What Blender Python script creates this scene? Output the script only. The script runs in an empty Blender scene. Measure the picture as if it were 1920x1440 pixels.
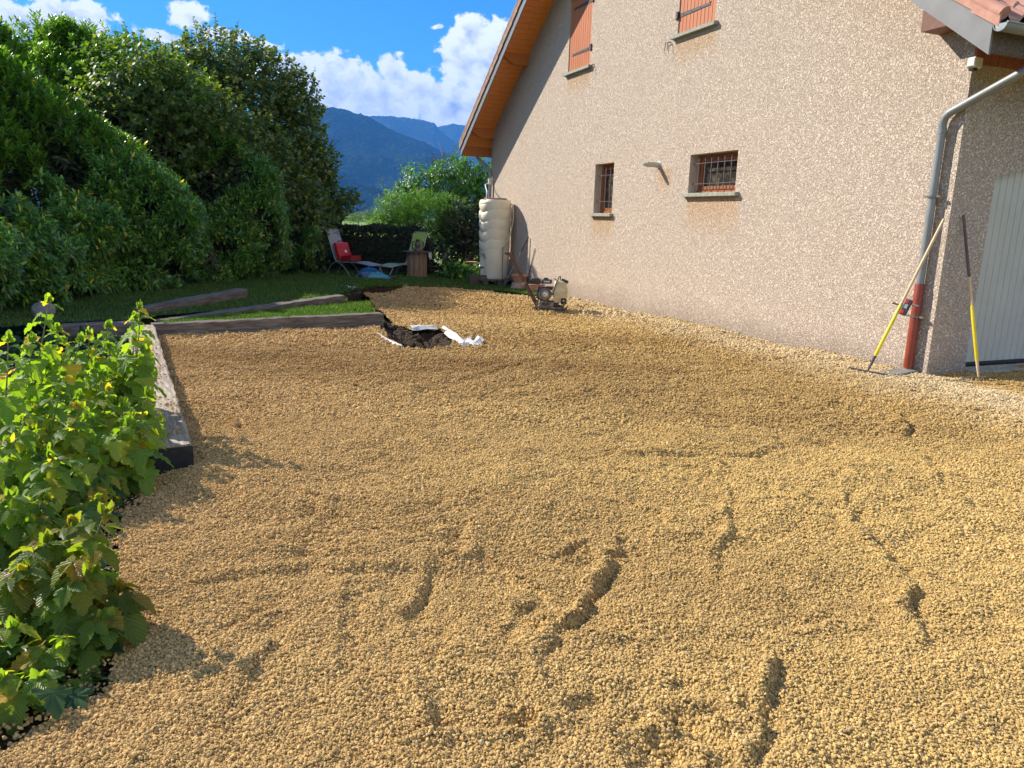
import bpy, bmesh, math, random
import numpy as np
from mathutils import Vector, Matrix, noise as mnoise

random.seed(7); rng = np.random.default_rng(7)
C = bpy.context.scene.collection
sc = bpy.context.scene
PI = math.pi
Rd = math.radians

# ---------------------------------------------------------------- camera
PITCH, ROLL, FPX, HCAM = Rd(12.3566), Rd(1.6892), 1406.0, 1.65
fw = Vector((0, math.cos(PITCH), -math.sin(PITCH)))
up0 = Vector((0, math.sin(PITCH), math.cos(PITCH)))
rx0 = Vector((1, 0, 0))
rx = math.cos(ROLL) * rx0 + math.sin(ROLL) * up0
ry = -math.sin(ROLL) * rx0 + math.cos(ROLL) * up0
cam_d = bpy.data.cameras.new('camera')
cam = bpy.data.objects.new('camera', cam_d); C.objects.link(cam)
m3 = Matrix((rx, ry, -fw)).transposed()
cam.matrix_world = Matrix.Translation((0, 0, HCAM)) @ m3.to_4x4()
cam_d.sensor_width = 36; cam_d.lens = 36 * FPX / 1920
cam_d.clip_start = 0.05; cam_d.clip_end = 40000
sc.camera = cam
sc.view_settings.view_transform = 'Standard'
sc.view_settings.look = 'None'
sc.view_settings.exposure = 0.93
sc.view_settings.gamma = 1.0
sc.cycles.use_denoising = True
sc.cycles.max_bounces = 6; sc.cycles.diffuse_bounces = 3; sc.cycles.glossy_bounces = 2; sc.cycles.transmission_bounces = 3
sc.cycles.transparent_max_bounces = 8
sc.cycles.volume_bounces = 0

def ray(px, py):
    return fw + rx * ((px - 960) / FPX) - ry * ((py - 720) / FPX)
def gp(px, py, z=0.0):
    d = ray(px, py); t = (z - HCAM) / d.z
    return Vector((d.x * t, d.y * t, z))
def rp(px, py, y):
    d = ray(px, py); t = y / d.y
    return Vector((d.x * t, y, HCAM + d.z * t))
def azel(px, py):
    r = ray(px, py)
    return math.atan2(r.x, r.y), math.atan2(r.z, math.hypot(r.x, r.y))

# ---------------------------------------------------------------- frames of the house
AW = Rd(22.529)
K = Vector((4.931, 8.788, 0.0))
W = Vector((-math.sin(AW), math.cos(AW), 0))     # along the gable wall, away from the near corner
N = Vector((-math.cos(AW), -math.sin(AW), 0))    # outward from the gable wall
Z = Vector((0, 0, 1))
def HP(s, o, z): return K + W * s + N * o + Z * z

# ---------------------------------------------------------------- sun and sky
SUN_EL = Rd(35.5)
_sh = (N + W * 1.05).normalized()
SUN = Vector((_sh.x * math.cos(SUN_EL), _sh.y * math.cos(SUN_EL), math.sin(SUN_EL)))
sun_d = bpy.data.lights.new('sun', 'SUN'); sun_d.energy = 5.0; sun_d.angle = Rd(0.53)
sun_d.color = (1.0, 0.93, 0.82)
sun = bpy.data.objects.new('sun', sun_d); C.objects.link(sun)
sun.rotation_euler = SUN.to_track_quat('Z', 'Y').to_euler()

world = bpy.data.worlds.new('World'); sc.world = world; world.use_nodes = True

class NT:
    """small expression helper over a node tree"""
    def __init__(s, tree): s.t = tree; s.n = tree.nodes; s.l = tree.links
    def new(s, typ, **kw):
        n = s.n.new(typ)
        for k, v in kw.items(): setattr(n, k, v)
        return n
    def put(s, sock, v):
        if v is None: return
        if hasattr(v, 'is_linked') or hasattr(v, 'links'): s.l.new(v, sock)
        else:
            if sock.type == 'RGBA' and hasattr(v, '__len__') and len(v) == 3: v = (*v, 1)
            sock.default_value = v
    def m(s, op, a, b=None, c=None, clamp=False):
        n = s.new('ShaderNodeMath', operation=op, use_clamp=clamp)
        s.put(n.inputs[0], a); s.put(n.inputs[1], b); s.put(n.inputs[2], c)
        return n.outputs[0]
    def vm(s, op, a, b=None):
        n = s.new('ShaderNodeVectorMath', operation=op); s.put(n.inputs[0], a); s.put(n.inputs[1], b)
        return n.outputs[0]
    def mix(s, f, a, b, mode='MIX'):
        n = s.new('ShaderNodeMix', data_type='RGBA', blend_type=mode)
        s.put(n.inputs[0], f); s.put(n.inputs[6], a); s.put(n.inputs[7], b)
        return n.outputs[2]
    def noise(s, vec, scale, detail=3, rough=0.55, dist=0.0, col=False):
        n = s.new('ShaderNodeTexNoise'); s.put(n.inputs['Vector'], vec)
        n.inputs['Scale'].default_value = scale; n.inputs['Detail'].default_value = detail
        n.inputs['Roughness'].default_value = rough; n.inputs['Distortion'].default_value = dist
        return n.outputs['Color' if col else 'Fac']
    def voro(s, vec, scale, feature='F1', out='Distance', rnd=1.0):
        n = s.new('ShaderNodeTexVoronoi', feature=feature); s.put(n.inputs['Vector'], vec)
        n.inputs['Scale'].default_value = scale; n.inputs['Randomness'].default_value = rnd
        return n.outputs[out]
    def sstep(s, v, a, b):
        n = s.new('ShaderNodeMapRange', interpolation_type='SMOOTHSTEP')
        s.put(n.inputs[0], v); n.inputs[1].default_value = a; n.inputs[2].default_value = b
        return n.outputs[0]
    def lin(s, v, a, b, c=0.0, d=1.0):
        n = s.new('ShaderNodeMapRange'); s.put(n.inputs[0], v)
        for i, x in enumerate((a, b, c, d)): n.inputs[1 + i].default_value = x
        return n.outputs[0]
    def bump(s, h, strength=0.5, dist=0.01, normal=None):
        n = s.new('ShaderNodeBump'); s.put(n.inputs['Height'], h)
        n.inputs['Strength'].default_value = strength; n.inputs['Distance'].default_value = dist
        s.put(n.inputs['Normal'], normal); return n.outputs[0]
    def sep(s, v):
        n = s.new('ShaderNodeSeparateXYZ'); s.put(n.inputs[0], v); return n.outputs
    def comb(s, x, y, z):
        n = s.new('ShaderNodeCombineXYZ'); s.put(n.inputs[0], x); s.put(n.inputs[1], y); s.put(n.inputs[2], z)
        return n.outputs[0]

SKY_STRENGTH = 0.085
def build_world():
    T = NT(world.node_tree); T.n.clear()
    out = T.new('ShaderNodeOutputWorld'); bg = T.new('ShaderNodeBackground')
    sky = T.new('ShaderNodeTexSky', sky_type='NISHITA')
    sky.sun_disc = False; sky.sun_elevation = SUN_EL
    sky.sun_rotation = math.atan2(SUN.x, SUN.y)
    sky.air_density = 1.0; sky.dust_density = 0.2; sky.ozone_density = 2.0; sky.altitude = 300
    hs = T.new('ShaderNodeHueSaturation'); hs.inputs['Saturation'].default_value = 1.3
    T.put(hs.inputs['Color'], sky.outputs[0])
    skyc = T.mix(1.0, hs.outputs[0], (0.36, 0.86, 1.16), 'MULTIPLY')
    tc = T.new('ShaderNodeTexCoord')
    d = T.vm('NORMALIZE', tc.outputs['Generated'])
    x, y, z = T.sep(d)
    az = T.m('ARCTAN2', x, y); el = T.m('ARCSINE', z)
    # cumulus banks: centre pixel direction, angular half sizes (in 0.0407 deg steps), weight
    blobs = [(60, 70, 130, 62, 1), (140, 28, 70, 34, .9), (215, 85, 50, 20, .6), (352, 22, 48, 34, .75), (300, 66, 80, 22, .6), (420, 62, 90, 22, .6),
             (500, 78, 70, 16, .55), (560, 128, 80, 34, .9), (640, 165, 80, 55, 1), (705, 180, 100, 46, 1.1), (738, 128, 36, 36, .9), (770, 165, 60, 42, 1),
             (850, 195, 90, 48, 1.1), (882, 62, 46, 40, .95), (872, 118, 50, 60, 1), (920, 105, 60, 60, 1), (960, 160, 90, 70, 1.1), (826, 45, 20, 12, .45),
             (-200, 60, 220, 80, 1), (1300, 120, 300, 90, .9), (2300, 60, 300, 60, .8)]
    k = Rd(0.0407); cov = None
    wv = T.comb(az, T.m('MULTIPLY', el, 1.25), 0.0)
    warp = T.noise(wv, 14, 3, .6, 0, True)
    wx, wy, _ = T.sep(warp)
    az2 = T.m('ADD', az, T.m('MULTIPLY', T.m('SUBTRACT', wx, .5), .035))
    el2 = T.m('ADD', el, T.m('MULTIPLY', T.m('SUBTRACT', wy, .5), .03))
    allb = [(*azel(px, py), ra * k, re * k, w) for px, py, ra, re, w in blobs]
    allb += [(Rd(a), Rd(e), Rd(ra), Rd(re), 1.0) for a, e, ra, re in ((120, 26, 44, 22), (-160, 35, 40, 24), (170, 14, 60, 14), (60, 40, 30, 16), (-120, 22, 30, 14))]  # unseen clouds added behind and beside the camera to whiten the fill light
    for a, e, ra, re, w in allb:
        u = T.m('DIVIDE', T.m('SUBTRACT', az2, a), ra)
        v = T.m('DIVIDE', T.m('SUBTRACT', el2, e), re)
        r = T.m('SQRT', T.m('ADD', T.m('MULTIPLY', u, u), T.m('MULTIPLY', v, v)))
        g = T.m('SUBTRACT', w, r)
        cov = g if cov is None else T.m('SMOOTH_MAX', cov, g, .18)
    n1 = T.noise(wv, 46, 7, .62, .25)
    n2 = T.noise(wv, 130, 4, .6)
    cl = T.m('ADD', cov, T.m('ADD', T.m('MULTIPLY', T.m('SUBTRACT', n1, .5), 1.25), T.m('MULTIPLY', T.m('SUBTRACT', n2, .5), .3)))
    mask = T.sstep(cl, 0.02, .24)
    # self shading: noise looked up a little towards the sun
    off = T.vm('ADD', wv, (-0.012, 0.014, 0))
    n3 = T.noise(off, 46, 6, .6, .25)
    relief = T.m('SUBTRACT', n1, n3)
    core = T.sstep(cl, .25, 1.15)
    lit = T.m('ADD', T.m('SUBTRACT', 1.0, T.m('MULTIPLY', core, .42)), T.m('MULTIPLY', relief, 1.6))
    dk = T.sstep(T.m('ADD', T.m('MULTIPLY', az, -1.0), T.m('MULTIPLY', T.m('SUBTRACT', n1, .5), .25)), Rd(25.5), Rd(32.0))
    lit = T.m('SUBTRACT', lit, T.m('MULTIPLY', T.m('MULTIPLY', dk, core), .55), clamp=True)
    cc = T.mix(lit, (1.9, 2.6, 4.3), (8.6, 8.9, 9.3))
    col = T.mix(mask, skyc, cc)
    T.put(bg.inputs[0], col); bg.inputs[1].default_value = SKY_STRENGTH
    T.l.new(bg.outputs[0], out.inputs[0])
build_world()

# ---------------------------------------------------------------- objects, tags
ORG = {}
def tag(o, label=None, cat=None, group=None, kind=None):
    if label: o['label'] = label
    if cat: o['category'] = cat
    if group: o['group'] = group
    if kind: o['kind'] = kind
    return o
def empty(name, loc, label, cat, group=None):
    o = bpy.data.objects.new(name, None); C.objects.link(o); o.location = loc
    o.empty_display_size = .1
    ORG[o.name] = Vector(loc)
    return tag(o, label, cat, group)
def link_mesh(me, name, mat=None, parent=None):
    o = bpy.data.objects.new(name, me); C.objects.link(o)
    if mat is not None:
        for mm in (mat if isinstance(mat, (list, tuple)) else [mat]): me.materials.append(mm)
    if parent is not None:
        o.parent = parent; ORG[o.name] = ORG[parent.name]
    else: ORG[o.name] = Vector((0, 0, 0))
    return o
def copy_tree(o, parent=None):
    c = o.copy(); C.objects.link(c)
    if parent is not None: c.parent = parent
    for ch in list(o.children): copy_tree(ch, c)
    return c

class MB:
    """collects shapes into one mesh"""
    def __init__(s): s.v = []; s.f = []; s.mi = []; s.cur = 0
    def add(s, vs, fs):
        b = len(s.v); s.v += [Vector(v) for v in vs]
        s.f += [tuple(b + i for i in f) for f in fs]; s.mi += [s.cur] * len(fs)
        return s
    def bm(s, bm, M=None):
        bm.verts.index_update()
        return s.add([(M @ v.co) if M else v.co for v in bm.verts], [[v.index for v in f.verts] for f in bm.faces])
    def box(s, c, size, M=None, bev=0.0, seg=1):
        bm = bmesh.new(); bmesh.ops.create_cube(bm, size=1)
        for v in bm.verts: v.co = Vector((v.co.x * size[0], v.co.y * size[1], v.co.z * size[2]))
        if bev > 0: bmesh.ops.bevel(bm, geom=list(bm.edges), offset=bev, segments=seg, affect='EDGES', profile=.5)
        MM = Matrix.Translation(c) @ (M.to_4x4() if M else Matrix())
        s.bm(bm, MM); bm.free(); return s
    def bar(s, a, b, w, h, bev=0.0, upv=Z):
        a, b = Vector(a), Vector(b); d = b - a; L = d.length; y = d.normalized()
        x = y.cross(upv); x = x.normalized() if x.length > 1e-6 else Vector((1, 0, 0)); z = x.cross(y)
        M = Matrix((x, y, z)).transposed()
        return s.box((a + b) / 2, (w, L, h), M, bev)
    def tube(s, pts, r, n=8, cap=True):
        pts = [Vector(p) for p in pts]; rr = r if hasattr(r, '__len__') else [r] * len(pts)
        prev = None; rings = []
        for i, p in enumerate(pts):
            t = (pts[min(i + 1, len(pts) - 1)] - pts[max(i - 1, 0)]).normalized()
            if prev is None:
                a = Z if abs(t.z) < .9 else Vector((1, 0, 0))
                x = t.cross(a).normalized()
            else: x = (prev - t * prev.dot(t)).normalized()
            prev = x; y = t.cross(x)
            rings.append([p + (x * math.cos(2 * PI * k / n) + y * math.sin(2 * PI * k / n)) * rr[i] for k in range(n)])
        vs = [v for r_ in rings for v in r_]; fs = []
        for i in range(len(rings) - 1):
            for k in range(n):
                fs.append((i * n + k, i * n + (k + 1) % n, (i + 1) * n + (k + 1) % n, (i + 1) * n + k))
        if cap: fs += [tuple(range(n))[::-1], tuple((len(rings) - 1) * n + k for k in range(n))]
        return s.add(vs, fs)
    def lathe(s, c, prof, n=24, M=None):
        c = Vector(c); vs = []; fs = []
        for r, z in prof:
            for k in range(n):
                p = Vector((r * math.cos(2 * PI * k / n), r * math.sin(2 * PI * k / n), z))
                vs.append(c + (M @ p if M else p))
        for i in range(len(prof) - 1):
            for k in range(n): fs.append((i * n + k, i * n + (k + 1) % n, (i + 1) * n + (k + 1) % n, (i + 1) * n + k))
        fs += [tuple(range(n))[::-1], tuple((len(prof) - 1) * n + k for k in range(n))]
        return s.add(vs, fs)
    def prism(s, poly, d):
        """closed polygon (list of points) pushed along d"""
        poly = [Vector(p) for p in poly]; n = len(poly); d = Vector(d)
        vs = poly + [p + d for p in poly]
        fs = [tuple(range(n))[::-1], tuple(range(n, 2 * n))] + [(i, (i + 1) % n, n + (i + 1) % n, n + i) for i in range(n)]
        return s.add(vs, fs)
    def quad(s, a, b, c, d): return s.add([a, b, c, d], [(0, 1, 2, 3)])
    def build(s, name, mat, parent=None, smooth=False, angle=40):
        off = ORG[parent.name] if parent is not None else Vector((0, 0, 0))
        me = bpy.data.meshes.new(name)
        me.from_pydata([v - off for v in s.v], [], s.f)
        bm = bmesh.new(); bm.from_mesh(me); bmesh.ops.recalc_face_normals(bm, faces=bm.faces); bm.to_mesh(me); bm.free()
        o = link_mesh(me, name, mat, parent)
        if any(s.mi): me.polygons.foreach_set('material_index', s.mi)
        if smooth:
            me.polygons.foreach_set('use_smooth', [True] * len(me.polygons))
            me.set_sharp_from_angle(angle=Rd(angle))
        return o

def np_mesh(name, V, F, UV=None, smooth=False):
    """V (n,3), F (m,k) all the same size"""
    me = bpy.data.meshes.new(name)
    V = np.ascontiguousarray(V, dtype=np.float32); F = np.ascontiguousarray(F, dtype=np.int32)
    m, k = F.shape
    me.vertices.add(len(V)); me.vertices.foreach_set('co', V.ravel())
    me.loops.add(m * k); me.loops.foreach_set('vertex_index', F.ravel())
    me.polygons.add(m); me.polygons.foreach_set('loop_start', np.arange(m, dtype=np.int32) * k)
    try: me.polygons.foreach_set('loop_total', np.full(m, k, dtype=np.int32))
    except Exception: pass
    if UV is not None:
        l = me.uv_layers.new(name='UVMap'); l.data.foreach_set('uv', np.ascontiguousarray(UV[F.ravel()], dtype=np.float32).ravel())
    if smooth: me.polygons.foreach_set('use_smooth', np.ones(m, dtype=bool))
    me.update(); me.validate()
    return me

# ---------------------------------------------------------------- materials
MAT = {}
def new_mat(name):
    m = bpy.data.materials.new(name); m.use_nodes = True; T = NT(m.node_tree); T.n.clear()
    out = T.new('ShaderNodeOutputMaterial'); b = T.new('ShaderNodeBsdfPrincipled')
    T.l.new(b.outputs[0], out.inputs[0]); MAT[name] = m
    return m, T, b, out
def pbr(name, c1, c2=None, scale=8, rough=.6, metal=0.0, bump=0.0, bscale=None, bdist=.004, coord='Object', detail=5, spec=.5, stretch=None):
    m, T, b, out = new_mat(name)
    tc = T.new('ShaderNodeTexCoord'); v = tc.outputs[coord]
    if stretch:
        mp = T.new('ShaderNodeMapping'); mp.inputs['Scale'].default_value = stretch; T.put(mp.inputs[0], v); v = mp.outputs[0]
    n = T.noise(v, scale, detail, .6)
    f = T.sstep(n, .3, .7)
    T.put(b.inputs['Base Color'], T.mix(f, c1, c2 or c1))
    T.put(b.inputs['Roughness'], T.lin(T.noise(v, scale * 2.3, 3), .3, .7, max(0, rough - .1), min(1, rough + .1)))
    b.inputs['Metallic'].default_value = metal; b.inputs['Specular IOR Level'].default_value = spec
    if bump: T.put(b.inputs['Normal'], T.bump(T.noise(v, bscale or scale * 6, 4), bump, bdist))
    return m
def leaf_mat(name, cols, gloss=.35, trans=.45, tcol=None, vein=0.0, spec=.5):
    """leaves: each leaf its own tint from cols, light passing through"""
    m, T, b, out = new_mat(name)
    g = T.new('ShaderNodeNewGeometry')
    r = T.new('ShaderNodeValToRGB'); T.put(r.inputs[0], g.outputs['Random Per Island'])
    e = r.color_ramp.elements
    while len(e) < len(cols): e.new(.5)
    for i, (p, c) in enumerate(cols): e[i].position = p; e[i].color = (*c, 1)
    r.color_ramp.interpolation = 'LINEAR'
    col = r.outputs[0]; nrm = None
    if vein:
        uv = T.new('ShaderNodeTexCoord').outputs['UV']; u, v, _ = T.sep(uv)
        au = T.m('ABSOLUTE', T.m('SUBTRACT', u, .5))
        w = T.m('SINE', T.m('MULTIPLY', T.m('SUBTRACT', v, T.m('MULTIPLY', au, .9)), 52.0))
        mid = T.sstep(au, .0, .035)
        h = T.m('MULTIPLY', T.m('ADD', T.m('MULTIPLY', w, .5), .5), mid)
        nrm = T.bump(h, vein, .006)
        col = T.mix(T.m('MULTIPLY', T.m('SUBTRACT', 1.0, T.sstep(w, -.98, -.6)), .25), col, (.30, .42, .12))
    T.put(b.inputs['Base Color'], col); b.inputs['Roughness'].default_value = gloss
    b.inputs['Specular IOR Level'].default_value = spec
    T.put(b.inputs['Normal'], nrm)
    t = T.new('ShaderNodeBsdfTranslucent')
    T.put(t.inputs[0], T.mix(1.0, col, tcol or (1.5, 1.7, .55), 'MULTIPLY'))
    ms = T.new('ShaderNodeMixShader'); ms.inputs[0].default_value = trans
    T.l.new(b.outputs[0], ms.inputs[1]); T.l.new(t.outputs[0], ms.inputs[2]); T.l.new(ms.outputs[0], out.inputs[0])
    return m

def gravel_material(name, per_instance):
    m, T, b, out = new_mat(name)
    pos = T.new('ShaderNodeNewGeometry').outputs['Position']
    x, y, z = T.sep(pos)
    damp = T.noise(T.comb(T.m('MULTIPLY', x, .35), y, 0.0), .45, 4, .6)
    big = T.sstep(damp, .42, .68)
    # damp rusty band across the yard, pale dust along the wall
    band = T.m('MULTIPLY', T.sstep(T.m('ADD', y, T.m('MULTIPLY', x, .25)), 5.6, 8.5), T.m('SUBTRACT', 1.0, T.sstep(T.m('ADD', y, T.m('MULTIPLY', x, -.5)), 9.5, 12.5)))
    sd = T.m('ADD', T.m('MULTIPLY', T.m('SUBTRACT', x, K.x), N.x), T.m('MULTIPLY', T.m('SUBTRACT', y, K.y), N.y))   # metres in front of the gable wall
    dn = T.m('ADD', sd, T.m('MULTIPLY', T.m('SUBTRACT', T.noise(pos, 1.1, 3), .5), 1.2))
    dust = T.m('MULTIPLY', T.m('SUBTRACT', 1.0, T.sstep(dn, .35, 1.9)), T.sstep(dn, -.2, .1))
    warm = T.sstep(T.m('ADD', T.m('MULTIPLY', x, -1.0), T.m('MULTIPLY', T.m('SUBTRACT', damp, .5), 4)), -2.2, 3.2)
    base = T.mix(warm, (.565, .385, .138), (.55, .352, .146))
    col = T.mix(T.m('MULTIPLY', big, .6), base, (.40, .25, .09))
    col = T.mix(T.m('MULTIPLY', band, T.m('ADD', .42, T.m('MULTIPLY', big, .58))), col, (.315, .18, .062))
    col = T.mix(T.m('MULTIPLY', dust, .8), col, (.64, .50, .29))
    if per_instance:
        oi = T.new('ShaderNodeObjectInfo').outputs['Random']
        col = T.mix(T.sstep(oi, .95, 1.0), col, (.58, .45, .24)); col = T.mix(T.sstep(oi, .10, .0), col, (.30, .20, .09))
        q_ = T.m('FRACT', T.m('MULTIPLY', oi, 37.7)); r = T.lin(q_, 0, 1, .74, 1.26)
        col = T.mix(1.0, col, T.comb(r, r, r), 'MULTIPLY')
        f = T.noise(pos, 160, 2)
        T.put(b.inputs['Normal'], T.bump(f, .5, .004))
    else:
        vo = T.voro(pos, 62)
        col = T.mix(T.sstep(vo, .35, .8), col, T.mix(1.0, col, (.5, .45, .4), 'MULTIPLY'))
        h = T.m('SUBTRACT', T.noise(pos, 45, 3), T.m('MULTIPLY', vo, .8))
        T.put(b.inputs['Normal'], T.bump(h, 1.0, .02))
    T.put(b.inputs['Base Color'], col); b.inputs['Roughness'].default_value = .95
    b.inputs['Specular IOR Level'].default_value = .15
    return m

def render_wall(name):
    m, T, b, out = new_mat(name)
    pos = T.new('ShaderNodeNewGeometry').outputs['Position']
    s = T.m('ADD', T.m('MULTIPLY', T.m('SUBTRACT', T.sep(pos)[0], K.x), W.x), T.m('MULTIPLY', T.m('SUBTRACT', T.sep(pos)[1], K.y), W.y))
    z = T.sep(pos)[2]
    wn = T.noise(pos, 9, 3, .6, 0, True)
    pv = T.vm('ADD', pos, T.vm('MULTIPLY', T.vm('SUBTRACT', wn, (.5, .5, .5)), (.05, .05, .05)))
    n1 = T.noise(pv, 47, 4, .55, 1.0)
    n2 = T.noise(pv, 110, 3, .6)
    flat = T.sstep(n1, .40, .56)
    h = T.m('ADD', T.m('MULTIPLY', flat, .75), T.m('MULTIPLY', n2, .35))
    c = T.mix(flat, (.57, .45, .35), (.70, .575, .455))
    c = T.mix(T.m('MULTIPLY', T.sstep(T.noise(pos, .9, 4), .4, .75), .30), c, (.62, .49, .38))
    # grey weathering high up and damp foot of the wall, rusty wash under the low sills
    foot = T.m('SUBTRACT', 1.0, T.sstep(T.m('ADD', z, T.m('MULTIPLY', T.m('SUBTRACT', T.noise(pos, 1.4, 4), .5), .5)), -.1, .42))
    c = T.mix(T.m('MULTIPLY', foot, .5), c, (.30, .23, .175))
    def wash(s0, s1, ztop, depth):
        a = T.m('MULTIPLY', T.sstep(s, s0 - .15, s0 + .12), T.m('SUBTRACT', 1.0, T.sstep(s, s1 - .12, s1 + .15)))
        v = T.m('MULTIPLY', T.m('SUBTRACT', 1.0, T.sstep(z, ztop - .03, ztop)), T.sstep(T.m('ADD', z, T.m('MULTIPLY', T.m('SUBTRACT', T.noise(T.comb(T.m('MULTIPLY', s, 4.0), z, 0.0), 2.2, 3), .5), .5)), ztop - depth, ztop - depth * .15))
        return T.m('MULTIPLY', a, v)
    for a in ((3.75, 5.1, 2.13, .8), (7.7, 8.6, 1.80, .7), (4.7, 5.8, 4.78, .5), (9.0, 10.1, 4.84, .5), (5.7, 6.1, 2.65, .6)):
        c = T.mix(T.m('MULTIPLY', wash(*a), .55), c, (.58, .36, .17))
    T.put(b.inputs['Base Color'], c); b.inputs['Roughness'].default_value = .95; b.inputs['Specular IOR Level'].default_value = .1
    T.put(b.inputs['Normal'], T.bump(h, 1.0, .019))
    return m

def wood_mat(name, c1, c2, axis='Y', scale=6, bump=.5, rough=.75, streak=14):
    m, T, b, out = new_mat(name)
    v = T.new('ShaderNodeTexCoord').outputs['Object']
    mp = T.new('ShaderNodeMapping'); st = {'X': (1, streak, streak), 'Y': (streak, 1, streak), 'Z': (streak, streak, 1)}[axis]
    mp.inputs['Scale'].default_value = st; T.put(mp.inputs[0], v)
    n = T.noise(mp.outputs[0], scale * .4, 6, .65, .4); n2 = T.noise(v, 2.2, 3)
    c = T.mix(T.sstep(n, .3, .72), c1, c2)
    c = T.mix(T.m('MULTIPLY', T.sstep(n2, .5, .75), .4), c, c1)
    T.put(b.inputs['Base Color'], c); b.inputs['Roughness'].default_value = rough
    T.put(b.inputs['Normal'], T.bump(n, bump, .006))
    return m

M_WALL = render_wall('roughcast_render')
M_REVEAL = pbr('smooth_reveal_render', (.50, .41, .32), (.44, .36, .28), 5, .9, bump=.2)
M_SHUT = wood_mat('shutter_paint', (.40, .115, .030), (.48, .15, .042), 'Z', 5, .25, .55)
M_SOFFIT = wood_mat('soffit_stain', (.60, .18, .022), (.74, .27, .045), 'Y', 5, .2, .4)
M_PURLIN = wood_mat('purlin_stain', (.42, .12, .018), (.52, .165, .025), 'Y', 5, .2, .45)
M_FRAME = wood_mat('window_wood', (.26, .08, .025), (.34, .12, .04), 'Z', 5, .3, .5)
M_EAVEB = wood_mat('eave_board', (.26, .085, .045), (.34, .13, .07), 'X', 5, .3, .6)
M_PURLIN_SHADE = wood_mat('shaded_purlin_wood', (.13, .045, .022), (.19, .07, .035), 'Y', 5, .3, .6)  # near purlin coloured darker, its shade under the verge painted in
M_FASCIA = pbr('grey_fascia', (.16, .155, .15), (.19, .185, .18), 4, .5, bump=.1)
M_ZINC = pbr('zinc', (.22, .235, .235), (.30, .315, .30), 5, .42, .35, bump=.15)
M_ZINCD = pbr('zinc_painted', (.20, .21, .205), (.26, .265, .255), 3, .45, .1, bump=.1)
M_REDPIPE = pbr('red_pipe', (.235, .04, .02), (.28, .055, .03), 6, .42, bump=.12)
M_IRON = pbr('black_iron', (.05, .045, .045), (.10, .085, .08), 30, .55, .4, bump=.3)
M_GRILLE = pbr('grille_paint', (.10, .075, .07), (.16, .12, .11), 30, .5, .2, bump=.2)
M_SILL = pbr('mossy_concrete', (.36, .36, .31), (.22, .23, .17), 26, .9, bump=.4)
M_TILE = pbr('clay_tile', (.42, .19, .125), (.53, .275, .20), 7, .75, bump=.3, bscale=40)
M_TILED = pbr('weathered_tile', (.22, .125, .085), (.33, .20, .135), 8, .8, bump=.35, bscale=40)
M_WHITE = pbr('white_plastic', (.72, .72, .66), (.66, .66, .58), 8, .45)
M_VENT = pbr('aged_plastic', (.46, .45, .38), (.40, .39, .32), 10, .5)
M_DOOR = pbr('door_white', (.52, .49, .41), (.47, .45, .37), 2, .5)
M_RUBBER = pbr('black_rubber', (.02, .02, .02), (.03, .03, .03), 10, .7)
M_BLACK = pbr('black_plastic', (.018, .018, .018), (.032, .03, .028), 20, .42)
M_CREAM = pbr('cream_plastic', (.72, .66, .50), (.66, .59, .43), 4, .4, bump=.05)
M_CREAMD = pbr('dirty_cream_plastic', (.66, .57, .36), (.46, .37, .20), 9, .5, bump=.1)
M_STEEL = pbr('worn_steel', (.16, .14, .12), (.34, .30, .25), 22, .45, .75, bump=.25)
M_ALU = pbr('bare_aluminium', (.48, .46, .42), (.62, .60, .55), 20, .35, .85)
M_DUSTYMETAL = pbr('dusty_painted_metal', (.075, .068, .055), (.30, .24, .155), 13, .75, .1, bump=.3)
M_RUST = pbr('rusty_handle', (.085, .04, .028), (.16, .08, .05), 18, .6, .25, bump=.25)
M_TERRA = pbr('terracotta', (.46, .19, .095), (.56, .29, .17), 10, .85, bump=.2)
M_TERRAP = pbr('pale_terracotta', (.50, .33, .22), (.42, .29, .2), 10, .88, bump=.2)
M_SLEEPER = wood_mat('weathered_sleeper', (.075, .055, .04), (.24, .20, .16), 'Y', 7, 1.0, .9)
M_SLEEPERP = wood_mat('pale_sleeper', (.20, .145, .095), (.50, .42, .32), 'Y', 7, .9, .9)
M_DARKWOOD = wood_mat('dark_old_wood', (.06, .04, .03), (.16, .11, .075), 'Y', 6, .8, .85)
M_DRUM = wood_mat('drum_planks', (.15, .09, .055), (.33, .215, .13), 'Z', 6, .6, .75)
M_ASH = wood_mat('ash_handle', (.58, .39, .20), (.68, .49, .27), 'Z', 5, .2, .5)
M_DARKHANDLE = wood_mat('dark_handle', (.07, .055, .04), (.14, .10, .07), 'Z', 5, .3, .6)
M_YELLOW = pbr('yellow_sleeve', (.74, .55, .01), (.80, .62, .02), 8, .4)
M_SLATE = pbr('slate_slab', (.14, .135, .125), (.24, .22, .185), 12, .85, bump=.6)
M_FLEECE = pbr('white_geotextile', (.66, .65, .62), (.50, .48, .44), 14, .9, bump=.4)
M_FABG = pbr('grey_mesh_fabric', (.33, .35, .37), (.29, .31, .33), 60, .7, bump=.2)
M_FABL = pbr('lime_mesh_fabric', (.42, .50, .07), (.46, .54, .10), 60, .7, bump=.2)
M_FABP = pbr('pale_lime_fabric', (.40, .47, .22), (.44, .50, .26), 60, .7, bump=.2)
M_TUBEG = pbr('grey_frame_tube', (.36, .37, .37), (.30, .31, .31), 20, .4, .4)
M_RED = pbr('red_case', (.56, .012, .012), (.48, .01, .012), 14, .35, bump=.1)
M_REDD = pbr('dark_red_case', (.30, .01, .015), (.24, .012, .015), 14, .4)
M_BLUE = pbr('navy_blue_plastic', (.015, .07, .16), (.02, .09, .19), 10, .35)
M_TEAL = pbr('teal_plastic', (.06, .25, .30), (.08, .29, .33), 10, .4)
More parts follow.
